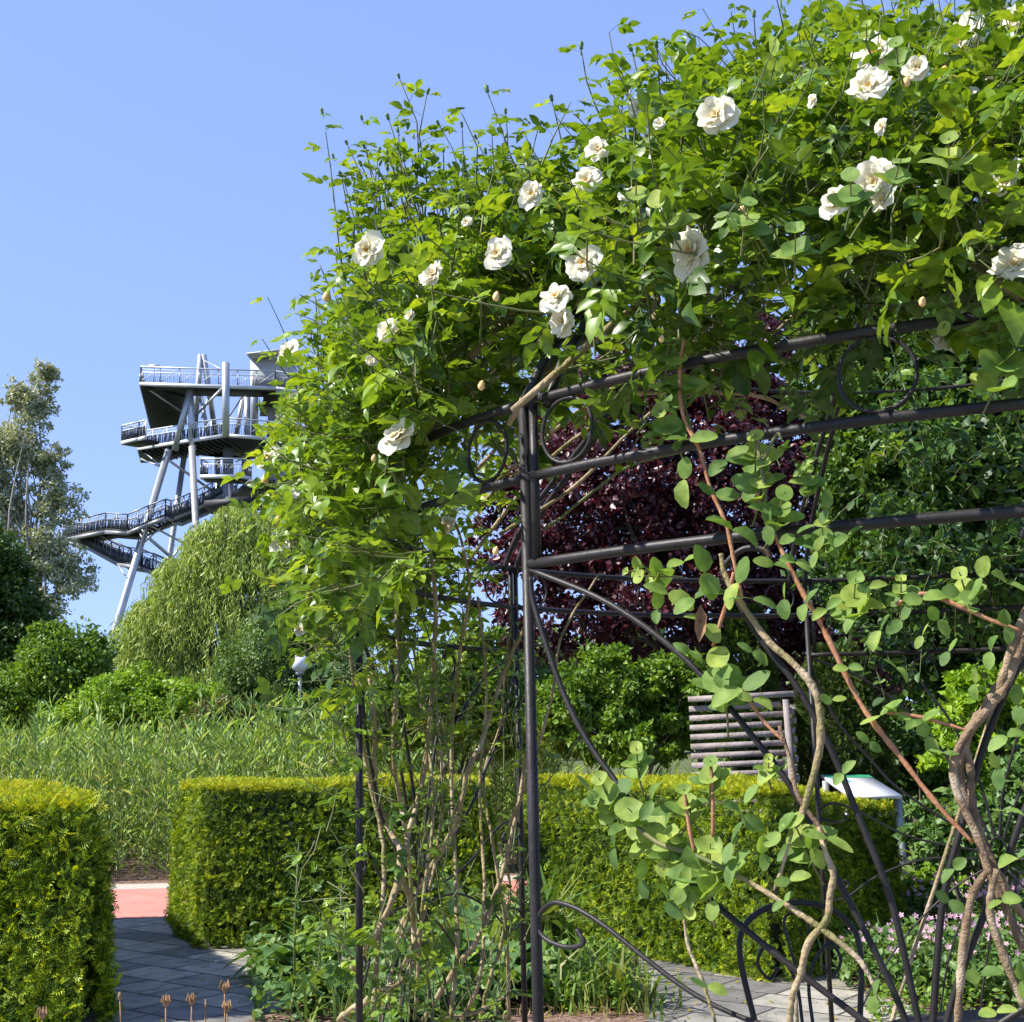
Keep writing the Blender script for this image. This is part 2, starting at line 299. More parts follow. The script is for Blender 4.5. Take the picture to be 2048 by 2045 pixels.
# ================================================================ TREES
def tree(name, label, cat, Y, blobs, n, size, m, trunk=None, clump=.22, up=.5, T=SIMPLE, bark='bark', fill=.75, limbs=14, group=None, squash=1.0, foli='crown', ppc=70):
    sc = Y/F
    cs = [(aty(x, y, Y), rx*sc, ry*sc) for x, y, rx, ry in blobs]
    if trunk is None: b0 = cs[0][0]; base = np.array([b0[0], Y, 0])
    else: base = aty(trunk, 1400, Y); base[2] = 0
    t = thing(name, label, cat, base, group)
    wts = np.array([rx*ry*rx for _, rx, ry in cs])**.75; wts /= wts.sum()
    ncl = max(30, int(n/ppc)); bi = rng.choice(len(cs), ncl, p=wts)
    d = rnd(ncl); rr = (fill+(1-fill)*rng.random(ncl))*np.where(rng.random(ncl) < .25, rng.random(ncl), 1)
    C = np.array([cs[i][0] for i in bi]); RX = np.array([cs[i][1] for i in bi]); RY = np.array([cs[i][2] for i in bi])
    sc3 = np.c_[RX, RX*squash, RY]; CC = C+d*sc3*rr[:, None]*(1+.12*rng.standard_normal(ncl))[:, None]
    CR = clump*np.minimum(RX, RY)*(.6+.9*rng.random(ncl))
    li = rng.integers(0, ncl, n); P = CC[li]+rnd(n)*(rng.random(n)**.5*CR[li])[:, None]*np.array([1, 1, .75])
    keep = P[:, 2] > .05; P = P[keep]; li = li[keep]; n = len(P)
    out = nz(P-C[li]); N = nz(out*.5+np.array([0, 0, up])+rnd(n)*.75); D = nz(out*.5+rnd(n)*.8+np.array([0, 0, -.25]))
    var = np.clip(.5*rng.random(n)+.35*rng.random(ncl)[li]+.15*rng.random(n), 0, 1)
    scatter(foli, T, P, D, N, size*(.6+.8*rng.random(n)), m, t, var)
    mb = MB(); top = max(c[0][2] for c in cs); r0 = (.018*top+.03)*(.6 if bark == 'greybark' else 1)
    axis = [base, base+[.1*r0, 0, top*.35], np.average([c[0] for c in cs], axis=0, weights=wts)]
    mb.tube(smoothline(axis, 5), [r0, r0*.7, r0*.35], 8, wob=.05)
    for k in range(limbs):
        e = CC[rng.integers(0, ncl)]; s0 = axis[1]+(axis[2]-axis[1])*rng.random()**1.5*.8 if top > 1.5 else base
        mid = (s0+e)/2+rng.standard_normal(3)*.08*np.linalg.norm(e-s0)
        mb.tube(smoothline([s0, mid, e], 4), [r0*.35, r0*.22, r0*.06], 5, wob=.04)
    mb.build('trunk', M[bark], t, True)
    return t
tree('tall_poplar', 'tall silvery poplar with sparse crown rising against the sky at far left', 'tree', 45,
     [(62, 760, 45, 60), (40, 850, 55, 70), (95, 880, 35, 60), (20, 960, 45, 80), (110, 950, 50, 50), (85, 1040, 65, 60), (130, 1090, 48, 50), (90, 705, 28, 28), (30, 745, 30, 40), (60, 1160, 70, 60), (-40, 900, 60, 150)],
     46000, .12, M['poplar'], 75, .28, .4, bark='greybark', fill=.3, limbs=26, ppc=38)
tree('dark_tree', 'dense dark green tree in front of the silvery poplar', 'tree', 32,
     [(5, 1170, 75, 130), (-60, 1120, 100, 150), (55, 1240, 85, 80), (-20, 1060, 40, 60)], 42000, .12, M['darktree'], 10, .3)
tree('leafy_bush', 'mid green bush below the dark tree, left of the leaning tower leg', 'bush', 27,
     [(120, 1270, 80, 80), (40, 1330, 100, 60), (168, 1235, 30, 42), (95, 1215, 40, 36)], 46000, .09, M['bush'], 90, .3)
tree('broad_shrub', 'light green broad shrub spreading beneath the weeping willow', 'shrub', 24.5,
     [(235, 1335, 80, 68), (160, 1370, 70, 48), (330, 1350, 85, 60)], 46000, .075, M['lime'], 240, .28)
tree('bronze_shrub', 'shrub with bronze tinted leaves between the light shrub and the olive tree', 'shrub', 23.5,
     [(420, 1365, 60, 48), (380, 1385, 50, 35)], 16000, .07, M['bronze'], 410, .3)
tree('olive_tree', 'olive green small leaved tree to the right of the willow', 'tree', 27,
     [(500, 1280, 90, 110), (590, 1300, 90, 110), (450, 1340, 65, 60), (560, 1190, 60, 60), (680, 1330, 60, 70)], 64000, .08, M['olive'], 540, .22)
tree('pale_tree', 'pale hazy tree beside the tower, half hidden by roses', 'tree', 52,
     [(600, 850, 45, 70), (640, 980, 70, 90), (560, 770, 30, 40), (700, 1080, 90, 90)], 9000, .3, M['poplar'], 620, .4, bark='greybark', fill=.4, limbs=20)
tree('purple_plum', 'dark purple leaved tree seen through the gazebo arches', 'tree', 17.5,
     [(960, 1000, 70, 120), (1400, 690, 160, 110), (1250, 700, 120, 90), (1560, 800, 110, 170), (1130, 760, 120, 90), (1560, 1120, 90, 150), (1450, 1250, 90, 70), (1150, 930, 190, 170), (1360, 900, 190, 190), (1040, 1080, 130, 180), (1240, 1140, 190, 150), (1480, 1010, 140, 180), (1500, 1200, 120, 120), (1020, 880, 90, 110), (1300, 760, 170, 80), (1640, 1230, 90, 130)],
     95000, .09, M['purple'], 1330, .2, limbs=24)
tree('green_shrub', 'rounded fresh green shrub in front of the purple tree', 'shrub', 15.4,
     [(1075, 1345, 75, 75), (1170, 1310, 90, 85), (1280, 1320, 90, 85), (1370, 1350, 60, 60), (1180, 1390, 120, 50)], 36000, .07, M['bush'], 1200, .24)
tree('hazel_bush', 'bright green bush seen between the bare rose canes', 'bush', 16.2,
     [(740, 1340, 90, 80), (860, 1310, 90, 100), (950, 1345, 60, 90), (900, 1240, 50, 60)], 30000, .07, M['bush'], 850, .26)
tree('maple_tree', 'large green tree towering at the upper right beyond the gazebo', 'tree', 11.5,
     [(1860, 600, 200, 150), (1700, 540, 150, 90), (1590, 720, 100, 120), (1560, 600, 70, 70), (1990, 330, 150, 230), (1950, 120, 110, 150), (1700, 720, 150, 100), (1800, 850, 230, 130), (1990, 900, 170, 200), (1640, 900, 110, 110), (1760, 1030, 190, 110), (1960, 1120, 150, 120)],
90000, .075, M['maple'], 1990, .3, limbs=30)
tree('elder_tree', 'dark shaded green tree low at right between maple and purple tree', 'tree', 13.5,
     [(1640, 1090, 110, 90), (1720, 860, 130, 110), (1880, 940, 130, 110), (1800, 1180, 150, 110), (1940, 1230, 120, 130), (1700, 980, 130, 80)], 52000, .08, M['vine'], 1820, .3)  # dark vine leaves put the shade of this corner into the colour
tree('lime_shrub', 'lime green shrub glowing in the sun behind the twisted vine', 'shrub', 9.8,
     [(1870, 1340, 75, 80), (1935, 1420, 70, 80), (1800, 1400, 60, 50), (1880, 1480, 80, 60)], 15000, .07, M['lime'], 1880, .3)
tree('border_shrub', 'low leafy shrub on the right of the sloping sign', 'shrub', 9.2,
     [(1790, 1560, 70, 50), (1880, 1580, 90, 60), (1930, 1500, 60, 60)], 10000, .065, M['broad'], 1850, .3)
tree('box_mound', 'low clipped green mound behind the pink geraniums', 'shrub', 10.2,
     [(1790, 1680, 100, 38), (1900, 1690, 90, 40), (1720, 1700, 50, 25)], 15000, .035, M['lime'], 1800, .2, up=.8)
tree('shade_filler', 'dark foliage added for the shade in the gap between slatted screen and lime shrub', 'shrub', 13.4,
     [(1700, 1410, 100, 70), (1600, 1450, 60, 50), (1790, 1420, 90, 80)], 14000, .07, M['vine'], 1700, .3)  # added foliage: its dark leaves stand in for the black shade here
# weeping willow
def willow():
    Y = 36; sc = Y/F; blobs = [(455, 985, 55, 45), (400, 1010, 45, 40), (520, 1000, 50, 50), (345, 1080, 50, 40), (285, 1160, 38, 45), (330, 1250, 70, 50), (430, 1270, 90, 50), (520, 1260, 80, 50), (420, 1060, 80, 70), (500, 1080, 90, 90), (360, 1130, 80, 70), (300, 1190, 80, 70), (440, 1180, 110, 80), (560, 1140, 70, 100), (620, 1210, 80, 80), (270, 1250, 60, 60), (410, 1020, 30, 30)]
    base = aty(430, 1400, Y); base[2] = 0
    t = thing('weeping_willow', 'yellow green weeping willow with hanging fronds in front of the tower', 'tree', base)
    P = []; D = []; tips = []
    for k in range(4800):
        x, y, rx, ry = blobs[rng.integers(0, len(blobs))]; c = aty(x, y, Y); d = rnd(1)[0]; d[2] = abs(d[2])*.9
        s0 = c+d*np.array([rx*sc, rx*sc*1.1, ry*sc])*(.55+.5*rng.random()); L = .5+1.5*rng.random()**1.4; n = int(L/.055)
        o2 = np.array([d[0], d[1], 0])*.35; u = np.linspace(0, 1, n)[:, None]; w = rng.standard_normal(3)*.12
        pts = s0+o2*u*(2-u)*.8+np.array([0, 0, -L])*u**1.25*[1, 1, 1]+w*np.sin(u*3)*[1, 1, 0]
        P.append(pts); dd = np.tile([0, 0, -1.], (n, 1))+rnd(n)*.6; D.append(dd); tips.append(s0)
    P = np.vstack(P); D = np.vstack(D); P = P+rnd(len(P))*.06
    scatter('crown', NARROW, P, D, rnd(len(P))+[0, -.2, .3], .17*(.7+.7*rng.random(len(P))), M['willow'], t)
    mb = MB(); mb.tube(smoothline([base, base+[0, 0, 2.5], base+[.3, 0, 5]], 5), [.4, .3, .12], 8, wob=.05)
    for k in range(26):
        e = tips[rng.integers(0, len(tips))]; s0 = base+[0, 0, 2+2*rng.random()]; mb.tube(smoothline([s0, (s0+e)/2+[0, 0, .4], e], 5), [.13, .07, .02], 5)
    mb.build('trunk', M['bark'], t, True)
willow()
# distant wood closing the horizon
def wood():
    n = 26000; X = rng.uniform(-75, 90, n); h = 5.5+2.5*np.sin(X*.21)+1.5*np.sin(X*.53+1)+rng.standard_normal(n)*.3
    h = np.where((X > -40) & (X < -16), 3.2+.5*np.sin(X*1.3), h); h = np.where(X > -8, h+4, h)
    P = np.c_[X, 120+rng.uniform(0, 12, n)+2*np.sin(X*.6), h*rng.random(n)**.6]
    o = scatter('distant_wood', SIMPLE, P, rnd(n), rnd(n)+[0, -.6, .8], 1.5*(.6+.8*rng.random(n)), M['olive']); o['kind'] = 'stuff'
wood()
# ================================================================ HEDGES
def yewblock(name, label, poly, h, dens, s, batter=.05, drop=None):
    """solid dark core plus a skin of sprigs on the top and sides"""
    poly = np.array(poly, float); c = poly.mean(0); t = thing(name, label, 'hedge', (c[0], c[1], 0))
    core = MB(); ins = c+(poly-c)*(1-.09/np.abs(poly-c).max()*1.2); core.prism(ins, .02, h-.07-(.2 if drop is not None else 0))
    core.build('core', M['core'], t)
    P = []; Nn = []; n = len(poly); area = 0
    sgn = np.sign(sum(poly[i][0]*poly[(i+1) % n][1]-poly[(i+1) % n][0]*poly[i][1] for i in range(n)))
    for i in range(n):
        a, b = poly[i], poly[(i+1) % n]; L = np.linalg.norm(b-a); k = int(L*h*dens); e = (b-a)/L; nn = np.array([e[1], -e[0]])*sgn
        if nn.dot(-((a+b)/2)) < -.35*np.linalg.norm((a+b)/2): k = k//5
        u = rng.random(k); v = rng.random(k)*h; bt = batter*(1-v/h)
        wav = .025*np.sin(u*L*2.3+v*3)+.02*np.sin(u*L*5.1+2+v*6)
        rd = np.minimum(1, (h-v)/.07); ins_ = -(1-rd)**2*.05
        q = a+np.outer(u, b-a)+nn*(bt+wav+ins_+rng.normal(-.012, .014, k)-.05*(np.sin(u*L*31+5*np.sin(v*9))*np.sin(v*27+4*np.sin(u*L*11)) > .55))[:, None]
        P.append(np.c_[q, v]); Nn.append(np.tile([nn[0], nn[1], .25], (k, 1)))
    lo, hi = poly.min(0), poly.max(0); k = int((hi-lo).prod()*dens*1.3); q = lo+rng.random((k, 2))*(hi-lo)
    ok = np.ones(k, bool)
    for i in range(n):
        a, b = poly[i], poly[(i+1) % n]; ok &= ((b[0]-a[0])*(q[:, 1]-a[1])-(b[1]-a[1])*(q[:, 0]-a[0]))*sgn > -.02
    q = q[ok]; k = len(q); Pt = np.c_[q, h+.015*np.sin(q[:, 0]*4)+.012*np.sin(q[:, 1]*3)+rng.normal(-.015, .014, k)]
    P = np.vstack(P); Nn = np.vstack(Nn); m = len(P)
    D = nz(Nn*.3+rnd(m)*.75+[0, 0, .2]); N = nz(rnd(m)*.8+Nn*.85+[0, 0, .35])
    if drop is not None:
        dz = lambda Q: 1-drop[2]*np.exp(-((Q[:, 0]-drop[0])**2+(Q[:, 1]-drop[1])**2)/.9)
        P[:, 2] *= dz(P); Pt[:, 2] *= dz(Pt)
    patch = .5+.5*np.sin(P[:, 0]*3.1+1.3*np.sin(P[:, 2]*4))*np.sin(P[:, 2]*3.7+P[:, 1]*2)
    scatter('side_foliage', SPRIG, P-D*.02, D, N, s*(.6+.75*rng.random(m)), M['yew'], t, np.clip(.2*patch+.8*rng.random(m)**1.1, 0, 1), False)
    m = k; D = nz(rnd(m)*.8+[0, 0, .6]); N = nz(rnd(m)*.7+[0, 0, .9])
    scatter('top_foliage', SPRIG, Pt-D*.01, D, N, s*(.55+.6*rng.random(m)), M['yewtip'], t, rng.random(m)**1.2, False)
    return t
M['core'] = noisemat('shaded twigs', [(.3, (.012, .02, .004)), (.7, (.03, .04, .01))], 20, .9)  # near-black colour holds the shade between the inner twigs
HH = 1.27
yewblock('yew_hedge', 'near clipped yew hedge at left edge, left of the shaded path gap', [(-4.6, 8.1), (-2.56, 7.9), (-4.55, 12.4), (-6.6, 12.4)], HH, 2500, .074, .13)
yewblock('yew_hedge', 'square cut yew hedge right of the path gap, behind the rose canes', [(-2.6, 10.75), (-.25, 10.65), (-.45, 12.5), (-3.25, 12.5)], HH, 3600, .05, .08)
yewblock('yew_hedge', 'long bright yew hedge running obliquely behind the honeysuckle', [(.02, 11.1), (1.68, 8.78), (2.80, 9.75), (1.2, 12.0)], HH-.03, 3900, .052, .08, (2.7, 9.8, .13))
def conifer(name, label, px, py, rx, top, Y, s, n, m='yewdk'):
    b = aty(px, py, Y); zt = aty(px, top, Y)[2]; r = rx*Y/F; base = np.array([b[0], Y, 0]); t = thing(name, label, 'tree', base)
    v = rng.random(n)**.8; a = rng.random(n)*2*math.pi; prof = r*np.clip(1.05-(np.clip(v, .45, 1)-.45)**2*2.4, .1, 1)*(.92+.1*np.sin(v*30+a*2)*.4)
    P = base+np.c_[prof*np.cos(a), prof*np.sin(a), v*zt]+rng.normal(0, .02, (n, 3)); out = np.c_[np.cos(a), np.sin(a), np.full(n, .5)]
    scatter('foliage', SPRIG, P, nz(out+rnd(n)*.5), nz(rnd(n)+[0, 0, .6]), s*(.7+.6*rng.random(n)), M[m], t, None, False)
    MB().tube([base, base+[0, 0, zt*.55], base+[0, 0, zt*.9]], [r*.75, r*.78, r*.2], 12).build('core', M['core'], t)
conifer('columnar_yew', 'dark clipped columnar yew right of the slatted wooden screen', 1585, 1400, 84, 1225, 12.4, .08, 9000)
conifer('small_conifer', 'small pointed conifer above the slatted screen against purple tree', 1415, 1330, 46, 1150, 16.4, .11, 4000)
# ================================================================ REEDY BED
def stems(name, xr, yr, n, hr, leafL, m, step=.06, Tm=NARROW, parent=None, kind='stuff', pos=None, bend=.12):
    P = []; D = []; mb = MB()
    for k in range(n):
        x, y = (rng.uniform(*xr), rng.uniform(*yr)) if pos is None else pos[k]
        h = rng.uniform(*hr); b = rng.normal(0, bend, 2); q = int(h/step); u = np.linspace(.05, 1, q)
        pts = np.c_[x+b[0]*u**2, y+b[1]*u**2, h*u]; P.append(pts); a = rng.random(q)*2*math.pi; el = .9+1.3*u
        D.append(np.c_[np.cos(a), np.sin(a), el*(.6+.8*rng.random(q))])
        if k % 2 == 0 or n < 60: mb.tube(np.array([[x, y, 0], pts[q//2], pts[-1]]), [.006, .005, .002], 3, False)
    P = np.vstack(P); D = np.vstack(D); n = len(P)
    o = scatter(name, Tm, P, D, nz(rnd(n)*.5+[0, 0, 1]), leafL*(.6+.7*rng.random(n)), m, parent)
    s = mb.build('stems' if parent is not None else name+'_stems', M['green'], parent if parent is not None else o)
    if kind: o['kind'] = kind
    return o
o = stems('willow_herb', (-9, .6), (15.85, 22.5), 1700, (1.35, 1.95), .16, M['reed'], .05)
o['label'] = 'tall narrow leaved green stand filling the bed behind the hedges'
o2_ = stems('willow_herb', (-9, .6), (16.4, 19), 90, (1.95, 2.3), .22, M['reed'], .05); o2_['label'] = 'tallest silvery stems standing above the green bed behind the hedges'
o = stems('willow_herb', (.6, 4.5), (13.6, 15.2), 210, (.9, 1.35), .13, M['reed'], .04)
for ob in (o,): ob['label'] = 'feathery green stand behind the oblique hedge, left of the slatted screen'
# ================================================================ LOOKOUT TOWER
def tower():
    YB = 90.0
    def T(x, y, Y=YB): return aty(x, y, Y)
    base = T(430, 1400); base[2] = 0
    t = thing('lookout_tower', 'steel lookout tower with leaning tubular legs, stacked decks and zigzag stairs', 'tower', base)
    def pole(pts, r, name='leg', m='steel'):
        P = [T(x, y, YB+d) for x, y, d in pts]; MB().tube(P, r, 14).build(name, M[m], t, True)
    def foot(pts, d0): # carry a leg straight on to the ground
        a = T(*pts[0][:2], YB+pts[0][2]); b = T(*pts[-1][:2], YB+pts[-1][2]); k = b[2]/(a[2]-b[2]); return b+(b-a)*k
    def leg(p0, p1, r):
        a = T(p0[0], p0[1], YB+p0[2]); b = T(p1[0], p1[1], YB+p1[2]); MB().tube([a, a+(b-a)*(a[2]/(a[2]-b[2]))], r, 14).build('leg', M['steel'], t, True)
    leg((318, 850, 1), (209, 1217, -3), .26); leg((362, 844, 1), (370, 1000, -1), .25); leg((349, 851, 5), (321, 1045, 7), .22); leg((430, 830, 3), (432, 1000, 3), .4); leg((462, 830, 6), (470, 1000, 8), .28); leg((409, 825, 6), (412, 940, 7), .22)
    for pts, r in (([(361, 728, 1.5), (330, 850, 2)], .25), ([(358, 728, 1.8), (364, 850, 1.4)], .25), ([(379, 669, 3), (364, 850, 5)], .22), ([(384, 669, 3), (411, 850, 6)], .22),
                   ([(426, 685, -1.3), (426, 824, -1.3)], .27), ([(377, 735, 4), (398, 850, 4)], .16), ([(462, 735, 5), (440, 850, 6)], .19), ([(479, 669, 6), (481, 850, 6)], .3), ([(466, 735, 5), (467, 850, 5)], .24)): pole(pts, r)
    for a, b, r in (((271, 728, .5), (340, 776, 3), .07), ((424, 728, 0), (364, 790, 2), .09), ((266, 866, 5), (305, 882, 2), .07), ((268, 850, 4), (304, 880, 2), .05), ((320, 870, 2), (420, 940, 6), .10), ((284, 992, -1), (352, 1028, 3), .08), ((279, 1014, -1), (356, 1080, 3), .12),
                    ((315, 985, 0), (266, 1030, -1), .05), ((460, 745, 3), (430, 790, 6), .06), ((395, 745, 5), (380, 790, 5), .06), ((212, 1212, -3), (236, 1196, 2), .13), ((216, 1198, -3), (240, 1215, 3), .08), ((506, 830, 2), (445, 872, 6), .06), ((455, 900, 1), (438, 935, 5), .06), ((470, 905, 3), (438, 938, 5), .06), ((222, 1064, 0), (236, 1086, -2), .06), ((320, 1060, 3), (362, 1000, 6), .07), ((384, 680, 3), (424, 700, 0), .05)):
        pole([a, b], r, 'brace')
    def deck(pts, z, th, name='deck'):
        MB().prism(pts, z-th, z).build(name, M['steeldk'], t)
    def railing(P, h=1.2, gap=1.35, m='rail', fill='mesh', closed=False):
        P = [np.array(p, float) for p in P]; fr = MB(); fl = MB()
        for a, b in zip(P[:-1], P[1:]):
            L = np.linalg.norm(b-a); n = max(1, round(L/gap)); up = np.array([0, 0, 1.])
            fr.beam(a+up*h, b+up*h, .09, .09); fr.beam(a+up*h*.66, b+up*h*.66, .04, .05); fr.beam(a-up*.12, b-up*.12, .14, .26); fr.beam(a+up*h*.85, b+up*h*.85, .02, .025)
            for i in range(n+1):
                q = a+(b-a)*i/n; fr.beam(q, q+up*h+[.001, 0, 0], .07, .07)
                if i < n: q2 = a+(b-a)*(i+1)/n; fr.beam(q+up*.05, q2+up*h*.97, .045, .045)
            e = nz(b-a); s = np.array([e[1], -e[0], 0])*.03; nb = int(L/.14)
            for i in range(nb):
                q = a+(b-a)*(i+.5)/nb+s; k = rng.uniform(-.1, .1)
                fl.beam(q+up*.03, q+e*k+up*h*.63, .105, .02)
        fr.build('railing', M[m], t); fl.build('mesh_infill', M[fill], t)
    # top deck, L shaped
    z1 = T(265, 722)[2]; g = lambda x, y, z: atz(x, y, z)[:2]
    A, B = g(265, 722, z1), g(520, 730, z1); C0 = g(284, 800, z1); E1 = g(352, 790, z1); E2 = g(352, 742, z1); Rr = g(520, 745, z1)
    deck([A, B, Rr, E2, E1, C0], z1, .22)
    zz = lambda p, z: np.array([p[0], p[1], z])
    railing([zz(C0, z1), zz(A, z1), zz(B, z1), zz(g(600, 742, z1), z1)])
    deck([g(500, 735, z1), g(620, 750, z1), g(600, 775, z1), g(490, 772, z1)], z1-.1, .5)
    sb = MB()
    for k in range(22):
        u = k/21; a = A+(C0-A)*u; b = E2+(E1-E2)*u; sb.beam(zz(a, z1-.33), zz(b, z1-.33), .1, .2)
    sb.build('joists', M['steeldk'], t)
    # middle deck
    z2 = T(427, 819)[2]; a, b, c, d = g(261, 844, z2), g(427, 819, z2), g(505, 825, z2), g(560, 835, z2)
    e = g(560, 850, z2); f = g(470, 862, z2); h2 = g(395, 838, z2); k = g(309, 868, z2); l = g(267, 868, z2)
    deck([a, b, c, e, f, h2, k, l], z2, .25); railing([zz(l, z2), zz(a, z2), zz(b, z2), zz(c, z2), zz(d, z2)])
    wa, wb, wc, wd = g(229.4, 833, z2), g(262, 826, z2), g(300, 832, z2), g(262, 838.5, z2)
    deck([wa, wb, wc, wd], z2-.02, .25); railing([zz(wa, z2), zz(wb, z2), zz(g(275, 823, z2), z2)])
    railing([zz(wa, z2), zz(wd, z2)])
    jb = MB()
    for u in np.linspace(.04, .96, 16): jb.beam(zz(a+(b-a)*u, z2-.34), zz(a+(b-a)*u+[.6, 3.4], z2-.34), .09, .18)
    jb.build('joists', M['steeldk'], t)
    # low deck
    z3 = T(379, 896, YB-1)[2]; a, b, c, d = g(379, 896.5, z3), g(456.5, 896.5, z3), g(474, 901, z3), g(392, 905, z3)
    deck([a, b, c, g(470, 909, z3), d], z3, .22); railing([zz(d, z3), zz(a, z3), zz(b, z3), zz(c, z3)])
    deck([g(385, 945, z3-2.2), g(482, 935, z3-2.2), g(500, 950, z3-2.2), g(400, 958, z3-2.2)], z3-2.2, .5)
    deck([g(470, 905, z3-.6), g(520, 905, z3-.6), g(520, 935, z3-.6), g(440, 930, z3-.6)], z3-.6, .3)
    # walkways and stairs
    def flight(pb, wdt, nm):
        P = [T(x, y, YB+dd) for x, y, dd in pb]; off = np.array([.25, wdt, 0]); mb = MB()
        for p, q in zip(P[:-1], P[1:]):
            n = max(2, int(np.linalg.norm(q-p)/.3))
            for s in (0, 1): mb.beam(p+off*s, q+off*s, .12, .3)
            for i in range(n): m_ = p+(q-p)*(i+.5)/n; mb.beam(m_+[0, 0, .08], m_+off+[0, 0, .08], .26, .05)
        mb.build(nm, M['steeldk'], t); railing(P, 1.25, .9, 'railgrey'); railing([p+off for p in P], 1.25, .9, 'railgrey')
    flight([(122, 1016, 1), (199, 1001, -1), (240, 1004, -2), (280, 987, -2), (312, 975, -2), (322, 978, -1), (370, 958, 2), (430, 925, 5)], 2.0, 'stair_flight')
    flight([(118, 1019, 4), (164, 1030, 2), (225, 1063, 0), (267, 1070, -1), (320, 1092, 0), (380, 1130, 2)], 2.0, 'stair_flight')
    # lift shaft and cabin
    a = T(481, 760, YB+5.2); zt = T(481, 680, YB+5)[2]; mb = MB()
    mb.box((a[0]+1.3, a[1]+1, zt-.9), (3.1, 2.2, 2.2)).beam((a[0]-.4, a[1]-.2, zt+.15), (a[0]+3.4, a[1]-.2, zt+.5), 2.6, .1); mb.build('lift_cabin', M['cabin'], t)
    MB().box((a[0]+1.9, a[1]+1.2, (zt-1)/2), (1.9, 1.9, zt-2)).build('lift_shaft', M['cabin'], t)
    q = T(291, 700, YB+1); MB().tube([q-[0, 0, .9], q+[0, 0, .3]], .04, 6).box(q+[0, 0, .35], (.7, .3, .18)).build('spotting_lamp', M['rail'], t)
tower()
# ================================================================ LAMP POST, SIGN, SCREEN
def lamp():
    c = aty(566, 1252, 26); b = np.array([c[0], c[1], 0]); t = thing('street_lamp', 'slim park lamp with white globe beyond the green stand, left of the rose canes', 'street lamp', b)
    MB().tube([b, b+[0, 0, c[2]-.12]], .045, 10).build('pole', M['signgrey'], t, True)
    MB().ball(c, .185, 24).build('globe', M['globe'], t, True); MB().tube([c-[0, 0, .24], c-[0, 0, .15]], .09, 12).build('collar', M['signgrey'], t, True)
lamp()
def screen():
    Y0 = 12.0; a = aty(1300, 1325, Y0); b = aty(1485, 1316, Y0-.35); ztop = b[2]; base = np.array([b[0], b[1], 0])
    t = thing('slatted_screen', 'weathered grey wooden screen of spaced horizontal slats behind the oblique hedge', 'screen', base)
    n = 21; e = nz((b-a)*[1, 1, 0]); back = np.array([.25, .95, 0])
    for k in range(n):
        z = ztop-.08-k*.086; ex = .03 if k % 2 else .06
        MB().beam(np.array([a[0], a[1], z]), np.array([b[0], b[1], z+.02])-e*ex, .03, .052).build('slat', M['wood'], t)
        MB().beam(np.array([b[0], b[1], z-.043])+e*(.02+.03*(k % 2)), np.array([b[0], b[1], z-.043])+back+e*.02, .03, .052).build('slat', M['wood'], t)
    MB().beam(np.array([a[0], a[1]-.02, ztop+.01]), np.array([b[0], b[1]-.02, ztop+.03])+e*.06, .09, .05).build('cap_board', M['wood'], t)
    MB().beam(base+e*.02-[0, .035, 0], base+[0, 0, ztop-.02]-e*.02-[0, .036, 0], .1, .045).build('post', M['wood'], t)
    q = base+back; MB().beam(q, q+[0.01, 0, ztop-.05], .07, .07).build('post', M['wood'], t)
screen()
def sign():
    Y = 11.0; fr = aty(1702, 1501, Y-.1); br = aty(1638, 1462, Y+.75); bl = aty(1549, 1462, Y+.75); fl = fr+(bl-br)*1.02
    t = thing('information_sign', 'sloping white information board with green strip on grey metal legs', 'sign', (fr[0], fr[1], 0))
    nn = nz(np.cross(fr-fl, bl-fl)); nn = nn*np.sign(nn[2]); V = [fl, fr, br, bl]; th = .03
    MB().add([v for v in V]+[v-nn*th for v in V], [(0, 1, 2, 3), (7, 6, 5, 4), (0, 4, 5, 1), (1, 5, 6, 2), (2, 6, 7, 3), (3, 7, 4, 0)]).build('board', M['signwhite'], t)
    def strip(u0, u1, v0, v1, m, nm):
        P = [fl+(fr-fl)*u+(bl-fl)*v+nn*.003 for u, v in ((u0, v0), (u1, v0), (u1, v1), (u0, v1))]; MB().add(P, [(0, 1, 2, 3)]).build(nm, M[m], t)
    strip(.02, .98, .84, .99, 'signgreen', 'header_strip'); strip(.05, .42, .62, .82, 'signblue', 'picture')
    for p in (fr, fl): 
        q = p+(bl-fl)*.12-nn*.03; MB().box((q[0], q[1], q[2]/2), (.05, .05, q[2])).build('leg', M['signgrey'], t)
    for p in (br, bl):
        q = p-(bl-fl)*.15-nn*.03; MB().box((q[0], q[1], q[2]/2), (.05, .05, q[2])).build('leg', M['signgrey'], t)
    q = fr+(bl-fl)*.12; p = fl+(bl-fl)*.12; MB().beam(np.array([p[0], p[1], q[2]-.17]), np.array([q[0]-.03, q[1], q[2]-.17]), .03, .05).build('crossbar', M['signgrey'], t)
sign()
def bench():
    a = aty(640, 1465, 14.5); b = aty(750, 1455, 14.5); t = thing('garden_bench', 'pinkish wooden garden bench glimpsed behind the rose canes', 'bench', ((a[0]+b[0])/2, a[1], 0))
    for k in range(3): MB().beam([a[0], a[1]+.12*k, .44], [b[0]+.5, b[1]+.12*k, .44], .1, .03).build('slat', M['wood'], t)
    for z in (.62, .8): MB().beam([a[0], a[1]+.4, z], [b[0]+.5, b[1]+.4, z], .03, .1).build('backrest', M['wood'], t)
    for x in (a[0]+.05, b[0]+.45):
        for y, h in ((0, .42), (.4, .85)): MB().box((x, a[1]+y+.02, h/2), (.06, .06, h)).build('leg', M['wood'], t)
bench()
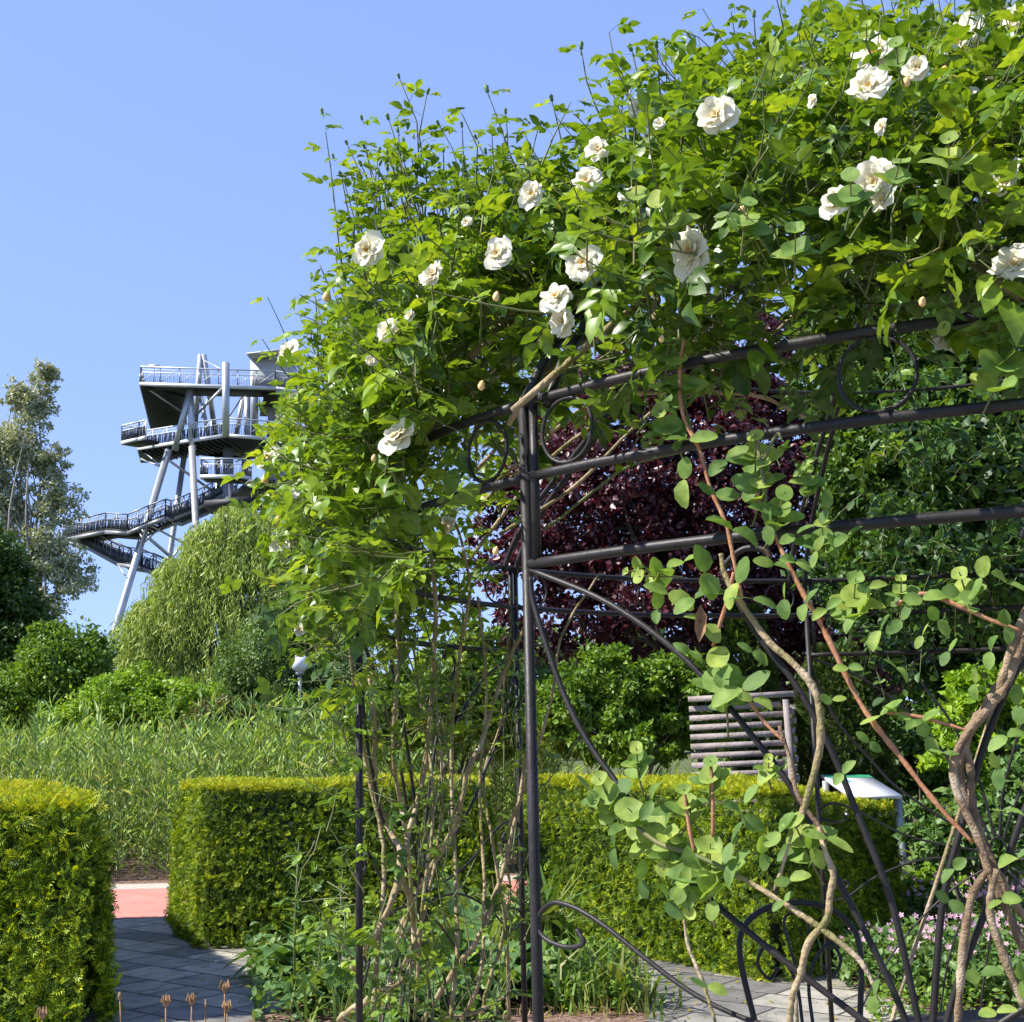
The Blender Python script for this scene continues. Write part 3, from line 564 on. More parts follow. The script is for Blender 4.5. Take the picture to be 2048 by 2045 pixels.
# ================================================================ GAZEBO
ANG = [-47, -92.5, -132, -177, -222, -267, -316, -361.8]
ZR = [2.352, 2.18, 1.983]; PR = .0112
def rprof(u):  # height of the dome over the fraction of the radius
    return float(np.interp(u, [0, .25, .45, .6, .75, .9, .965, 1], [3.62, 3.52, 3.33, 3.13, 2.9, 2.63, 2.47, 2.352]))
def gazebo():
    t = thing('rose_gazebo', 'black iron garden gazebo with domed roof and ring ornaments, overgrown with roses', 'gazebo', (GX, GY, 0))
    I = M['iron']
    for a in ANG:
        MB().tube([pol(a, 0), pol(a, 2.34)], PR*1.08, 12).build('post', I, t, True)
        mb = MB()
        for da in (0, 2.1):
            us = [1, .985, .965, .93, .9, .82, .75, .67, .6, .52, .45, .35, .25, .12, .03]
            mb.tube(smoothline([pol(a+da*min(1, u*1.0), rprof(u)+(.0 if u < 1 else -.02), GR*u) for u in us], 3), PR*1.05, 10)
        mb.build('roof_rib', I, t, True)
        mb = MB().tube([pol(a+.95, 2.345), pol(a+.95, 2.35)], PR, 6)
    MB().tube([[GX, GY, 3.55], [GX, GY, 3.75]], .05, 14).ball([GX, GY, 3.83], .09, 16).build('finial', I, t, True)
    for u in (.62,): 
        MB().tube([pol(x, rprof(u), GR*u) for x in np.linspace(0, 360, 73)], .008, 8, False).build('roof_ring', I, t, True)
    for k, a in enumerate(ANG):
        b = ANG[(k+1) % 8]; b = b if b < a else b-360
        fan = k % 2 == 1          # the bay from this post on (clockwise seen from above)
        lo, hi = b, a
        if fan:
            for q in (lo+.85, hi-.85): MB().tube([pol(q, ZR[0]), pol(q, ZR[2])], PR*.9, 10).build('stile', I, t, True)
        for i, z in enumerate(ZR):
            if i == 2 and not fan: continue
            MB().tube([pol(x, z) for x in np.linspace(lo+.2, hi-.2, 19)], PR*1.02, 12).build('rail', I, t, True)
        for q in (lo+3.6, (lo+hi)/2, hi-3.6):
            zc = (ZR[0]+ZR[1])/2; r = .0725; c = pol(q, zc); e = np.array([math.cos(math.radians(q)), math.sin(math.radians(q)), 0])
            MB().tube([c+e*r*math.cos(x)+[0, 0, r*math.sin(x)] for x in np.linspace(0, 2*math.pi, 37)], .0046, 8, False).build('ring_ornament', I, t, True)
    # fan panels: (degrees from the panel centre, height)
    A = [(-22.4, 1.972), (-16.2, 1.875), (-11.2, 1.744), (-7.5, 1.587), (-5.6, 1.489), (-4.2, 1.376), (-2.2, 1.223), (-1.3, 1.144), (-.8, 1.09)]
    B = [(-22.4, 1.955), (-22, 1.882), (-20, 1.706), (-18.1, 1.593), (-15.6, 1.487), (-12.4, 1.347), (-7.5, 1.212), (-3.1, 1.104), (-1.4, 1.065)]
    Cc = [(-6.2, 1.935), (-6.5, 1.952), (-7.6, 1.958), (-8.6, 1.936), (-8.8, 1.905), (-7.1, 1.787), (-5.3, 1.694), (-3.8, 1.585), (-2.5, 1.452), (-1.2, 1.305), (-.4, 1.124), (-.3, 1.1)]
    E = [(-19.4, 1.215), (-18.9, 1.19), (-20.2, 1.178), (-21.9, 1.19), (-22.5, 1.221), (-21.7, 1.255), (-20.4, 1.264), (-17.7, 1.234), (-12.1, 1.123), (-8, 1.075), (-3.5, 1.045), (-1.5, 1.03)]
    G = [(-19.8, .86), (-19.2, .89), (-20.3, .905), (-21.8, .89), (-22.4, .86), (-21.5, .82), (-19.5, .83), (-15, .93), (-9, 1.0), (-2.3, 1.0)]
    L = [[(-1.5, .96), (-6, .86), (-12, .66), (-17, .42), (-22, .1)], [(-1, .95), (-4, .8), (-7.5, .5), (-10, .03)], [(-.4, .94), (-1.5, .7), (-3.6, .35), (-4.6, .03)]]
    for k in (7, 1, 3, 5):
        a = ANG[k]; b = ANG[(k+1) % 8]; b = b if b < a else b-360
        mid = (a+b)/2; sc = (a-b)/45.2; mb = MB()
        for sgn in (1, -1):
            for C_, r in [(A, .0064), (B, .0064), (Cc, .0064), (E, .0052), (G, .0046)]+[(l, .0048) for l in L]:
                mb.tube(smoothline([pol(mid+sgn*p*sc, z) for p, z in C_], 7), r, 8)
        mb.build('fan_panel', I, t, True)
        c = pol(mid, 1.015); e = np.array([math.cos(math.radians(mid)), math.sin(math.radians(mid)), 0])
        MB().tube([c+e*.042*math.cos(x)+[0, 0, .085*math.sin(x)] for x in np.linspace(0, 2*math.pi, 37)], .006, 8, False).build('centre_ring', I, t, True)
gazebo()
# ================================================================ TABLE AND CHAIR
def table():
    t = thing('round_table', 'round dark brown metal table standing inside the gazebo', 'table', (1.42, 3.58, 0)); c = np.array([1.42, 3.58, 0])
    MB().tube([c+[0, 0, .735], c+[0, 0, .765]], [.5, .5], 48).tube([c+[math.cos(x)*.5, math.sin(x)*.5, .75] for x in np.linspace(0, 2*math.pi, 49)], .014, 8, False).build('tabletop', M['tabletop'], t, False)
    for k in range(4):
        a = k*math.pi/2+.6; d = np.array([math.cos(a), math.sin(a), 0]); MB().tube(smoothline([c+d*.4, c+d*.2+[0, 0, .3], c+d*.1+[0, 0, .5], c+d*.36+[0, 0, .733]], 6), .011, 8).build('leg', M['iron'], t, True)
table()
def chair(cx, cy, rz, label):
    t = thing('iron_chair', label, 'chair', (cx, cy, 0), None); R = np.array([[math.cos(rz), -math.sin(rz), 0], [math.sin(rz), math.cos(rz), 0], [0, 0, 1]]); c = np.array([cx, cy, 0])
    W = lambda pts: [c+R@np.array(p, float) for p in pts]
    for s in (-1, 1):
        MB().tube(smoothline(W([(s*.2, -.24, 0), (s*.19, -.2, .45)]), 2), .011, 8).build('leg', M['iron'], t, True)
        MB().tube(smoothline(W([(s*.19, .26, 0), (s*.2, .2, .45)]), 2), .011, 8).build('leg', M['iron'], t, True)
    MB().tube(smoothline(W([(-.2, .2, .45), (-.245, .25, .75), (-.2, .28, .87), (-.08, .29, .93), (.08, .29, .93), (.2, .28, .87), (.245, .25, .75), (.2, .2, .45)]), 8), .012, 8).build('back_frame', M['iron'], t, True)
    mb = MB()
    for s in (-1, 1):
        mb.tube(smoothline(W([(s*.02, .21, .47), (s*.03, .25, .66), (s*.12, .27, .78), (s*.17, .27, .72), (s*.13, .26, .66), (s*.09, .26, .70)]), 7), .007, 7)
        mb.tube(smoothline(W([(s*.01, .25, .66), (s*.05, .28, .86), (s*.0, .285, .91)]), 6), .006, 7)
    mb.build('back_scroll', M['iron'], t, True)
    a = np.linspace(0, 2*math.pi, 33)
    mb = MB().tube(W([(.22*math.cos(x), .21*math.sin(x), .455) for x in a]), .011, 8, False)
    for k in range(-4, 5): x = k*.045; h = .21*math.sqrt(1-(x/.22)**2)*.98; mb.tube(W([(x, -h, .455), (x, h, .455)]), .005, 6)
    mb.build('seat', M['iron'], t, True)
q = aty(1520, 1740, 5.25)
chair(q[0], q[1]-.26, .12, 'black wrought iron chair with arched scroll back behind the table')
# ================================================================ CLIMBING ROSE
rose = thing('climbing_rose', 'rampant climbing rose with cream flowers covering the gazebo roof', 'climbing plant', (-.1, 5.1, 0))
def shell(a, u, off):  # point on the dome (u<=1) or down the wall (u>1: metres below the eaves = (u-1)*3)
    if u <= 1:
        p = pol(a, rprof(u), GR*u); d = 1e-2; dz = (rprof(min(u+d, 1))-rprof(u-d))/(GR*(min(u+d, 1)-u+d)) if u > .02 else 0
        n = nz(np.array([-dz*math.sin(math.radians(a)), dz*math.cos(math.radians(a)), 1.])); return p+n*off, n
    n = np.array([math.sin(math.radians(a)), -math.cos(math.radians(a)), .15]); return pol(a, 2.352-(u-1)*3)+n*off, n
CMP = [(0, 1.0, 0, 1.0), (.62, .62, 1, .92), (-.62, .62, -1, .92), (.7, .3, 1, .75), (-.7, .3, -1, .75)]
def compound(P, D, N, s, nleaf=5):
    """compound leaves -> leaflet arrays"""
    X, Y, Z = frames(D, N); out = [[], [], [], []]
    for yaw, pos, side, k in CMP[:nleaf]:
        sd = .10*side; c, q = math.cos(yaw*1.45), math.sin(yaw*1.45)
        base = P+Y*(s*(.35+.62*pos*.9))[:, None]*.9+X*(s*sd*.25)[:, None]-Z*(s*.25*pos**2)[:, None]
        d = nz(Y*c+X*q-Z*.18+rnd(len(P))*.16); n = nz(Z+rnd(len(P))*.25)
        out[0].append(base); out[1].append(d); out[2].append(n); out[3].append(s*.62*k*(.85+.3*rng.random(len(P))))
    return [np.concatenate(o) for o in out]
PP = []; DD = []; NN = []; SS = []; VV = []; twig = MB(); budpos = []
def shoot(p, d, L, s=.095, tip=False, col=None, spacing=.05, r=.0028, bend=.5, start=.0):
    n = max(3, int(L/spacing)); d = nz(np.asarray(d, float)); side = rnd(1)[0]*bend*.5+np.array([0, 0, .35*bend]); u = np.linspace(0, 1, n)[:, None]
    w_ = rnd(1)[0]*L*.05; pts = p+d*L*u+side*L*.35*u**2+w_*np.sin(u*7); twig.tube(pts[::2] if n > 6 else pts, [r, r*.45], 4, False)
    k = pts[u[:, 0] >= start]; m = len(k); t = nz(np.gradient(pts, axis=0))[-m:]; ph = rng.random()*6; a = ph+np.arange(m)*2.4
    e1 = nz(np.cross(t, [.13, .21, .97])); e2 = np.cross(t, e1); ld = nz(e1*np.cos(a)[:, None]+e2*np.sin(a)[:, None]+t*.35+[0, 0, .05])
    PP.append(k); DD.append(ld); NN.append(nz(np.array([0, 0, 1.])+ld*.1+rnd(m)*.35)); SS.append(s*(.7+.5*rng.random(m))*np.linspace(1.05, .6, m)); VV.append(np.clip((col if col is not None else rng.random()*.5+.2)+rng.normal(0, .15, m), 0, 1))
    if tip: budpos.append((pts[-1], t[-1]))
    return pts
for k in range(2500):
    a = (rng.uniform(-128, 62) if k % 3 else rng.uniform(-50, 75)) if rng.random() < .85 else rng.uniform(-140, 200)
    z = rng.random()
    if z < .60: u = math.sqrt(rng.uniform(.03, 1))
    elif a < -52 and a > -125: u = 1+rng.random()**1.5*.12
    else: u = rng.uniform(.8, 1.0)
    if a < -125 and u > .55: continue
    if a > 62 and u > .8: continue
    bulge = .20 if (-120 < a < -15) else .03
    if u > 1 or a < -95: bulge = .06
    if math.sin(a*.19+1.3*math.sin(u*7))*math.sin(u*11+a*.07)+rng.normal(0, .25) < -.42: continue
    off = rng.uniform(-.05, bulge*(.5+.5*math.sin(a*.13)**2)+.06); p, n = shell(a, u, off)
    if u > .95 and a > -42: p[2] = max(p[2], 2.42)
    d = nz(n*.7+rnd(1)[0]*.8+[0, 0, .35]); shoot(p, d, rng.uniform(.12, .32) if a < -20 else rng.uniform(.1, .24), .104, off > .2 and rng.random() < .4)
# thick shoulder of the plant on the left and long shoots against the sky
for k in range(620):
    a = rng.uniform(-112, -48); p, n = shell(a, rng.uniform(.8, 1.03), rng.uniform(-.05, .2)); shoot(p+[0, 0, rng.uniform(0, .17)], nz(n*.5+rnd(1)[0]*.6+[0, 0, .5]), rng.uniform(.1, .24), .085, rng.random() < .3)
for x, y, Y, L in [(665, 430, 3.6, .40), (700, 420, 3.5, .30), (800, 400, 3.4, .42), (850, 400, 3.5, .26), (950, 330, 3.3, .22), (1140, 240, 3.0, .22), (1255, 200, 2.9, .16), (1510, 170, 2.7, .2), (1430, 130, 2.7, .11), (1600, 150, 2.7, .08), (590, 560, 3.9, .12), (545, 700, 4.0, .12), (1790, 60, 2.7, .12), (1020, 330, 3.2, .14), (1100, 260, 3.0, .14), (620, 480, 3.7, .16), (890, 350, 3.4, .16), (1340, 170, 2.8, .1), (740, 330, 3.5, .26), (720, 380, 3.5, .25), (800, 330, 3.4, .2), (640, 400, 3.7, .22), (860, 330, 3.4, .2), (690, 350, 3.6, .26), (780, 380, 3.5, .3), (600, 500, 3.8, .16), (560, 600, 3.9, .14)]:
    for j in range(3 if x < 1000 else 2):
        p = aty(x+rng.uniform(-18, 18), y+20, Y+rng.uniform(-.1, .1)); shoot(p+[.09, .03, -.24], (rng.uniform(-.32, -.02), rng.uniform(-.2, .2), 1), .85*L*(1 if j == 0 else .7)+.2, .085, True, .5, .055, .004, .12, .15)
for x, y, Y, dx, dy in [(606, 208, 3.7, 45, 330), (680, 235, 3.6, 60, 280), (762, 146, 3.5, 45, 300), (800, 176, 3.5, 0, 250), (836, 232, 3.4, 50, 220), (955, 212, 3.3, 5, 200), (905, 262, 3.4, 30, 160), (1095, 98, 3.0, 60, 200), (1190, 98, 2.9, 50, 180), (1240, 96, 2.9, 10, 150), (1420, 40, 2.7, 20, 170), (1508, 60, 2.7, 10, 140), (735, 215, 3.5, 50, 240), (640, 300, 3.7, 50, 250), (505, 560, 3.9, 70, 160), (490, 640, 4.0, 70, 90), (1640, 60, 2.7, 40, 120), (870, 250, 3.4, 20, 180), (1040, 190, 3.1, 40, 170), (660, 260, 3.65, 70, 300)]:   # long upright shoots against the sky
    tp = aty(x, y, Y); p0 = aty(x+dx, y+dy, Y+.08); shoot(p0, tp-p0, float(np.linalg.norm(tp-p0))*.97, .088, True, .45+.3*rng.random(), .05, .0032, .07, .1)
for k in range(520):   # inner growth and near eaves fringe, shade put in as darker leaf colour
    a = rng.uniform(-62, 60); u = rng.uniform(.45, 1.0) if k % 3 else rng.uniform(.94, 1.03); p, n = shell(a, u, rng.uniform(-.28, .02)); p[2] = max(p[2], 2.36+.12*rng.random()); shoot(p, rnd(1)[0]+[0, 0, -.1], rng.uniform(.08, .2), .09, False, rng.random()*.4)
# hanging growth at the left post and leafy sprays among the canes
for k in range(170):
    a = rng.uniform(-100, -84) if k % 2 else rng.uniform(-128, -90); z = rng.uniform(.75, 2.3) if k % 3 else rng.uniform(1.7, 2.35); p = pol(a, z, GR+rng.uniform(-.1, .16)); shoot(p, rnd(1)[0]+[-.3, -.2, .1], rng.uniform(.08, .24), .085, False, rng.random()*.7, start=.2)
for k in range(95):   # leafy side shoots crossing between the canes
    a = rng.uniform(-130, -95); shoot(pol(a, rng.uniform(.3, 1.85), GR-rng.uniform(0, .25)), nz(rnd(1)[0]*.5+[0, 0, .9]), rng.uniform(.2, .5), .075, False, rng.random()*.6, .062, .0035, .6, .25)
P, D, N, s = compound(np.vstack(PP), np.vstack(DD), np.vstack(NN), np.concatenate(SS))
scatter('foliage', LEAF, P, D, N, s, M['rose'], rose, np.clip(np.tile(np.concatenate(VV), 5)+rng.normal(0, .08, len(P)), 0, 1))
p0, d0, n0, s0 = np.vstack(PP), np.vstack(DD), np.vstack(NN), np.concatenate(SS)
scatter('leaf_stalks', ([(-.012, 0, 0), (.012, 0, 0), (.008, .5, .0), (-.008, .5, .0), (0, 1.0, -.2)], [(0, 1, 2), (0, 2, 3), (3, 2, 4)]), p0, d0, n0, s0, M['green'], rose)
k = rng.choice(len(P), 160); scatter('yellowed_leaves', LEAF, P[k]+[0, 0, .004], D[k], N[k]+rnd(160)*.3, s[k]*.9, M['rosey'], rose)
twig.build('twigs', M['green'], rose, True)
# canes rising in the left bay, measured along the far wall of the gazebo
def farp(x, y, R=GR): 
    d = ray(x, y); w_ = cyl(x, y, True, R); 
    return w_
canes = [([(640, 1925), (700, 1885), (760, 1860), (788, 1820), (792, 1760), (785, 1700), (762, 1640), (775, 1580), (800, 1480), (815, 1350), (822, 1150), (812, 1000)], .017, 4.75),
 ([(665, 1830), (690, 1790), (735, 1700), (752, 1615), (722, 1545), (705, 1480), (700, 1350), (690, 1250)], .017, 4.55),
 ([(800, 1925), (845, 1845), (900, 1760), (928, 1690), (955, 1600), (985, 1450), (1005, 1300)], .016, 5.3),
 ([(905, 1925), (925, 1850), (950, 1760), (962, 1680), (940, 1590)], .011, 5.3),
 ([(745, 1770), (790, 1680), (850, 1560), (880, 1450), (905, 1400), (940, 1280), (985, 1180)], .015, 4.95),
 ([(735, 1900), (745, 1800), (778, 1690), (765, 1560), (742, 1400), (750, 1230), (740, 1080)], .013, 4.75),
 ([(700, 1925), (712, 1780), (722, 1600), (690, 1430), (672, 1250), (655, 1100), (610, 1030)], .012, 4.6),
 ([(850, 1925), (862, 1800), (855, 1600), (850, 1400), (862, 1230), (880, 1100), (850, 960)], .012, 5.0),
 ([(870, 1925), (900, 1850), (915, 1700), (905, 1500), (918, 1300), (905, 1120)], .011, 5.2),
 ([(780, 1925), (795, 1700), (815, 1500), (790, 1300), (770, 1180)], .010, 4.9),
 ([(960, 1925), (955, 1760), (935, 1600), (915, 1470), (950, 1360), (960, 1200)], .010, 5.4),
 ([(720, 1925), (745, 1860), (800, 1745), (820, 1650), (840, 1500), (830, 1350)], .010, 4.9),
 ([(820, 1925), (905, 1905), (960, 1870)], .012, 5.2), ([(755, 1925), (760, 1760), (800, 1620), (830, 1480)], .008, 5.0),
 ([(1030, 1000), (1080, 960), (1180, 880), (1280, 850), (1360, 830)], .009, 5.2), ([(960, 1560), (1000, 1450), (1040, 1320), (1060, 1200), (1130, 1090)], .010, 5.4),
 ([(790, 695), (850, 660), (940, 595), (985, 590)], .009, 3.1), ([(1390, 600), (1520, 560), (1640, 480), (1750, 405)], .009, 2.55), ([(960, 800), (1010, 720), (1090, 650), (1200, 600)], .011, 3.0),
 ([(700, 880), (800, 800), (930, 720), (1010, 650)], .012, 3.5), ([(1180, 745), (1320, 735), (1430, 745), (1530, 790)], .010, 3.6), ([(850, 780), (920, 715), (1000, 640)], .013, 3.7)]
for c, r, Y in canes:
    P = smoothline([aty(x, y, Y+.12*math.sin(i*1.3+r*900)) for i, (x, y) in enumerate(c)], 7)
    P = P+np.cumsum(rng.normal(0, .0022, P.shape), 0)
    r *= .72; MB().tube(P, [r, r*.85, r*.6], 10, wob=.07).build('cane', M['cane'] if r > .0066 else M['green'], rose, True)
for k in range(26):   # canes woven along the roof
    a = rng.uniform(-130, 40); b = a+rng.uniform(-35, 35); u1, u2 = rng.uniform(.85, 1.02), rng.uniform(.1, .5)
    P = smoothline([shell(a+(b-a)*q, u1+(u2-u1)*q, .03+.05*math.sin(q*9+k))[0] for q in np.linspace(0, 1, 6)], 5)
    MB().tube(P, [.009, .004], 7, wob=.06).build('cane', M['cane'], rose, True)
# flowers
def flowermesh(seed, openness):
    r_ = np.random.default_rng(seed); V = []; Q = []; var = []
    for ring, (n, L, tilt, wv) in enumerate([(6, 1.06, .10, .2), (6, .92, .38, .22), (5, .68, .75, .2), (5, .48, 1.05, .16)]):
        for k in range(n):
            a0 = 2*math.pi*(k+.5*ring+r_.uniform(-.28, .28))/n; L_ = L*r_.uniform(.72, 1.18); W = L_*.50*(1.15 if ring < 2 else 1); tl = max(-.05, tilt*(1.25-openness*.5)+r_.uniform(-.28, .3)); ph = r_.random()*6
            n0 = len(V); nu, nv = 6, 6
            for i in range(nu):
                u = i/(nu-1); rad = L_*u
                for j in range(nv):
                    v = (j/(nv-1)-.5)*2; wd = W*math.sin(math.pi*min(1, .12+u*.62))**.8*(1-.0*u); edge = 1-.16*v*v*u+.05*math.sin(v*6+ph)*u*u-.06*(abs(v) < .25)*u**4
                    x = v*wd; y = rad*edge; z = .10+math.sin(tl)*rad*(1.25-.55*u*u*(1.3-tl))+.22*v*v*wd-.10*u**3+wv*.5*math.sin(v*3.3+ph)*u*u+.05*math.sin(v*8+ph*2)*u**3
                    y = y*math.cos(tl)
                    V.append((x*math.cos(a0)-y*math.sin(a0), x*math.sin(a0)+y*math.cos(a0), z))
            for i in range(nu-1):
                for j in range(nv-1): b_ = n0+i*nv+j; Q.append((b_, b_+1, b_+nv+1, b_+nv)); var.append((1-i/(nu-1))*.55+.12*ring+r_.uniform(-.04, .04))
    return rawmesh('petals', np.array(V), np.array(Q), np.clip(var, 0, 1), True)
FM = [flowermesh(3, 1), flowermesh(11, .7), flowermesh(23, .35), flowermesh(31, .9)]
for m_ in FM: m_.materials.append(M['petal'])
sm = MB()
for k in range(26):
    a = rng.random()*6.28; rr = .10+.13*rng.random(); sm.tube([(0, 0, .1), (rr*.7*math.cos(a), rr*.7*math.sin(a), .26), (rr*math.cos(a), rr*math.sin(a), .3)], .008, 4); sm.ball((rr*math.cos(a), rr*math.sin(a), .31), .024, 6)
SM = rawmesh('stamens', np.vstack(sm.V), [np.vstack(sm.Q), np.vstack(sm.T)]); SM.materials.append(M['stamen'])
cx_ = MB().tube([(0, 0, .12), (0, 0, -.12), (0, 0, -.3)], [.1, .13, .04], 8)
for k in range(5): a = k*1.257; cx_.tube([(0, 0, -.02), (.2*math.cos(a), .2*math.sin(a), -.06), (.38*math.cos(a), .38*math.sin(a), -.2)], [.06, .05, .005], 5)
CX = rawmesh('calyx', np.vstack(cx_.V), [np.vstack(cx_.Q), np.vstack(cx_.T)]); CX.materials.append(M['budg'])
def surfhit(x, y, off=.40):
    best = None
    for Y in np.arange(1.6, 5.2, .03):
        p = aty(x, y, Y); dx, dy = p[0]-GX, p[1]-GY; r = math.hypot(dx, dy); a = math.degrees(math.atan2(dx, -dy))
        o = off*(1.0 if -120 < a < -20 else .6)
        if r < GR+o*.45 and p[2] < rprof(min(r/GR, 1))+o: return p
    return aty(x, y, 3.9)
def place(mesh_list, p, n, s, spin, name, parent):
    q = Vector(n).to_track_quat('Z', 'Y').to_matrix().to_4x4(); Mx = Matrix.Translation(Vector(p))@q@Matrix.Rotation(spin, 4, 'Z')@Matrix.Diagonal((s, s, s, 1))
    par = parent
    for i, (nm, me) in enumerate(mesh_list):
        o = bpy.data.objects.new(nm, me); COL.objects.link(o); o.parent = par
        if i == 0: o.matrix_parent_inverse = Matrix.Translation(-parent.location); o.matrix_basis = Mx; par = o
ROSES = [(697,473,36),(735,627,28),(752,827,38),(507,865,25),(567,925,25),(532,1027,28),(820,520,28),(940,480,32),(1005,368,28),(908,350,22),(995,300,16),(1103,497,35),(1052,565,36),(1065,607,34),(1130,285,28),(1107,345,30),(1310,475,52),(1355,222,44),(1185,370,18),(1640,168,40),(1655,103,46),(1580,385,36),(1655,342,42),(1668,378,28),(1815,85,56),(1905,100,38),(1900,340,38),(1915,505,45),(1808,632,44),(1730,130,28),(1830,185,20),(1918,42,30),(845,993,18),(1515,140,18),(1205,205,20),(545,665,25),(566,1190,14),(700,682,13),(1870,165,22),(1665,240,15),(1535,190,14),(775,597,14),(672,1320,12),(1780,110,30),(880,420,12),(1245,235,14)]
for i, (x, y, r) in enumerate(ROSES):
    p = surfhit(x, y, .44) if y < 950 or x > 1500 else aty(x, y, 4.15); 
    if x == 1808: p = aty(x, y, 2.75)
    if x == 672: p = aty(x, y, 4.9)
    Yd = float((p-[0, 0, CH])@FW); n = nz(nz(np.array([0, 0, CH])-p)*1.0+np.array([-.65, -.2, .55])+rnd(1)[0]*.5)
    place([('flower', FM[i % 4]), ('stamens', SM), ('calyx', CX)][:3], p, n, r*Yd/F*.98, rng.random()*6, 'flower', rose)
for i, (x, y, r) in enumerate([(1780,143,15),(1918,115,17),(616,560,9),(1400,397,8),(500,905,9),(525,980,8),(936,560,8),(908,728,8),(935,1040,7),(1740,570,8),(1710,155,9),(820,362,7),(705,865,6),(1248,640,6)]):
    p = surfhit(x, y, .46); s_ = r*float((p-[0, 0, CH])@FW)/F
    MB().tube([p-[0, 0, s_*1.2], p-[0, 0, s_*.7], p, p+[s_*.2, 0, s_*.8], p+[s_*.3, 0, s_*1.3]], [s_*.2, s_*.75, s_*.85, s_*.6, s_*.15], 10).build('yellow_bud', M['budy'], rose, True)
bm = MB()
BM = rawmesh('bud', np.vstack((bm.tube([(0, 0, -1.6), (0, 0, -.3), (0, 0, .0), (0, 0, .5), (0, 0, 1.2), (0, 0, 1.9)], [.1, .12, .5, .42, .62, .08], 8)).V), [np.vstack(bm.Q), np.vstack(bm.T)], None, True); BM.materials.append(M['budg'])
random.shuffle(budpos); budpos.sort(key=lambda b: -b[0][2]+.5*b[0][1])
for p, t_ in budpos[:90]:
    place([('bud', BM)], p+t_*.01, nz(t_+rnd(1)[0]*.3), rng.uniform(.008, .0115), 0, 'bud', rose)
# ================================================================ HONEYSUCKLE
def disc():
    V = [(0, .5, -.10)]; n = 14
    for rr, z in ((.28, -.05), (.5, .02)):
        for k in range(n):
            a = 2*math.pi*k/n; q = rr*(1+.05*math.cos(2*a)-.07*(abs(math.sin(a)) < .25)); V.append((q*math.cos(a)*1.02, .5+q*math.sin(a), z+.035*math.sin(3*a)*(rr > .4)))
    T = [(0, 1+k, 1+(k+1) % n) for k in range(n)]
    for k in range(n): a, b = 1+k, 1+(k+1) % n; T += [(a, a+n, b+n), (a, b+n, b)]
    return V, T
DISC = disc()
OVAL = ([(0, 0, 0), (.16, .08, .03), (.32, .34, .09), (.31, .66, .07), (.15, .92, .0), (0, 1, -.04), (-.15, .92, .0), (-.31, .66, .07), (-.32, .34, .09), (-.16, .08, .03), (0, .35, 0), (0, .68, -.01)],
        [(0, 1, 10), (1, 2, 10), (2, 3, 11), (2, 11, 10), (3, 4, 11), (4, 5, 11), (0, 10, 9), (9, 10, 8), (8, 11, 7), (8, 10, 11), (7, 11, 6), (6, 11, 5)])
hs_ = thing('honeysuckle', 'honeysuckle with round blue green leaves twining up the near gazebo panel', 'climbing plant', (1.25, 2.35, 0))
HP = {0: [[], [], [], []], 1: [[], [], [], []]}; tw = MB()
def addleaf(kind, p, d, n, s):
    for q, v in zip(HP[kind], (p, d, n, s)): q.append(v)
def near(x, y, off=.05): return cyl(x, y, False, GR+off)
TOC = lambda p: nz(np.array([0, 0, CH])-p)
def cluster(x, y, r, ux=0, uy=-1, off=.06, pairs=2):
    """a shoot end: small round disc, larger disc below it, then opposite pairs; (ux, uy) is the way the tip points in the picture"""
    p = near(x, y, off); sc = float((p-[0, 0, CH])@FW)/F; L = math.hypot(ux, uy); ax = nz(RT*(ux/L)-UP*(uy/L)+TOC(p)*.35)
    tc = TOC(p); nn = nz(ax*.75+tc*.8+np.array([-.2, 0, .45])+rnd(1)[0]*.25); size = 2*r*sc
    pos = p.copy()
    for q, (sz, st) in enumerate(((.68, 0), (1.0, .55))):
        c = p-ax*size*st*1.15; d = nz(np.cross(nn, rnd(1)[0])); addleaf(1, c-d*size*sz*.5, d, nn+rnd(1)[0]*.12, size*sz)
    last = c
    for k in range(pairs):
        c = last-ax*size*(.45+.55*k); s0 = nz(np.cross(ax, tc)) if k % 2 == 0 else nz(tc+np.cross(ax, tc)*.5)
        for sg in (-1, 1):
            d = nz(s0*sg+ax*.45+rnd(1)[0]*.2); addleaf(0, c, d, nz(np.array([-.1, -.3, .8])+tc*.5+rnd(1)[0]*.4), size*rng.uniform(.85, 1.15)*(1+.1*k))
    tw.tube(smoothline([p, last, c, c-ax*size*.8+rnd(1)[0]*.01], 3), [.0012, .002, .0022], 5, False)
def pair(x, y, r, off=.06):
    p = near(x, y, off); sc = float((p-[0, 0, CH])@FW)/F; a = rng.random()*6.28
    for sg in (0, math.pi):
        d = nz(RT*math.cos(a+sg)+UP*math.sin(a+sg)+TOC(p)*.3); addleaf(0, p, d, nz(TOC(p)*.6+np.array([-.2, 0, .6])+rnd(1)[0]*.4), 2*r*sc*rng.uniform(.85, 1.1))
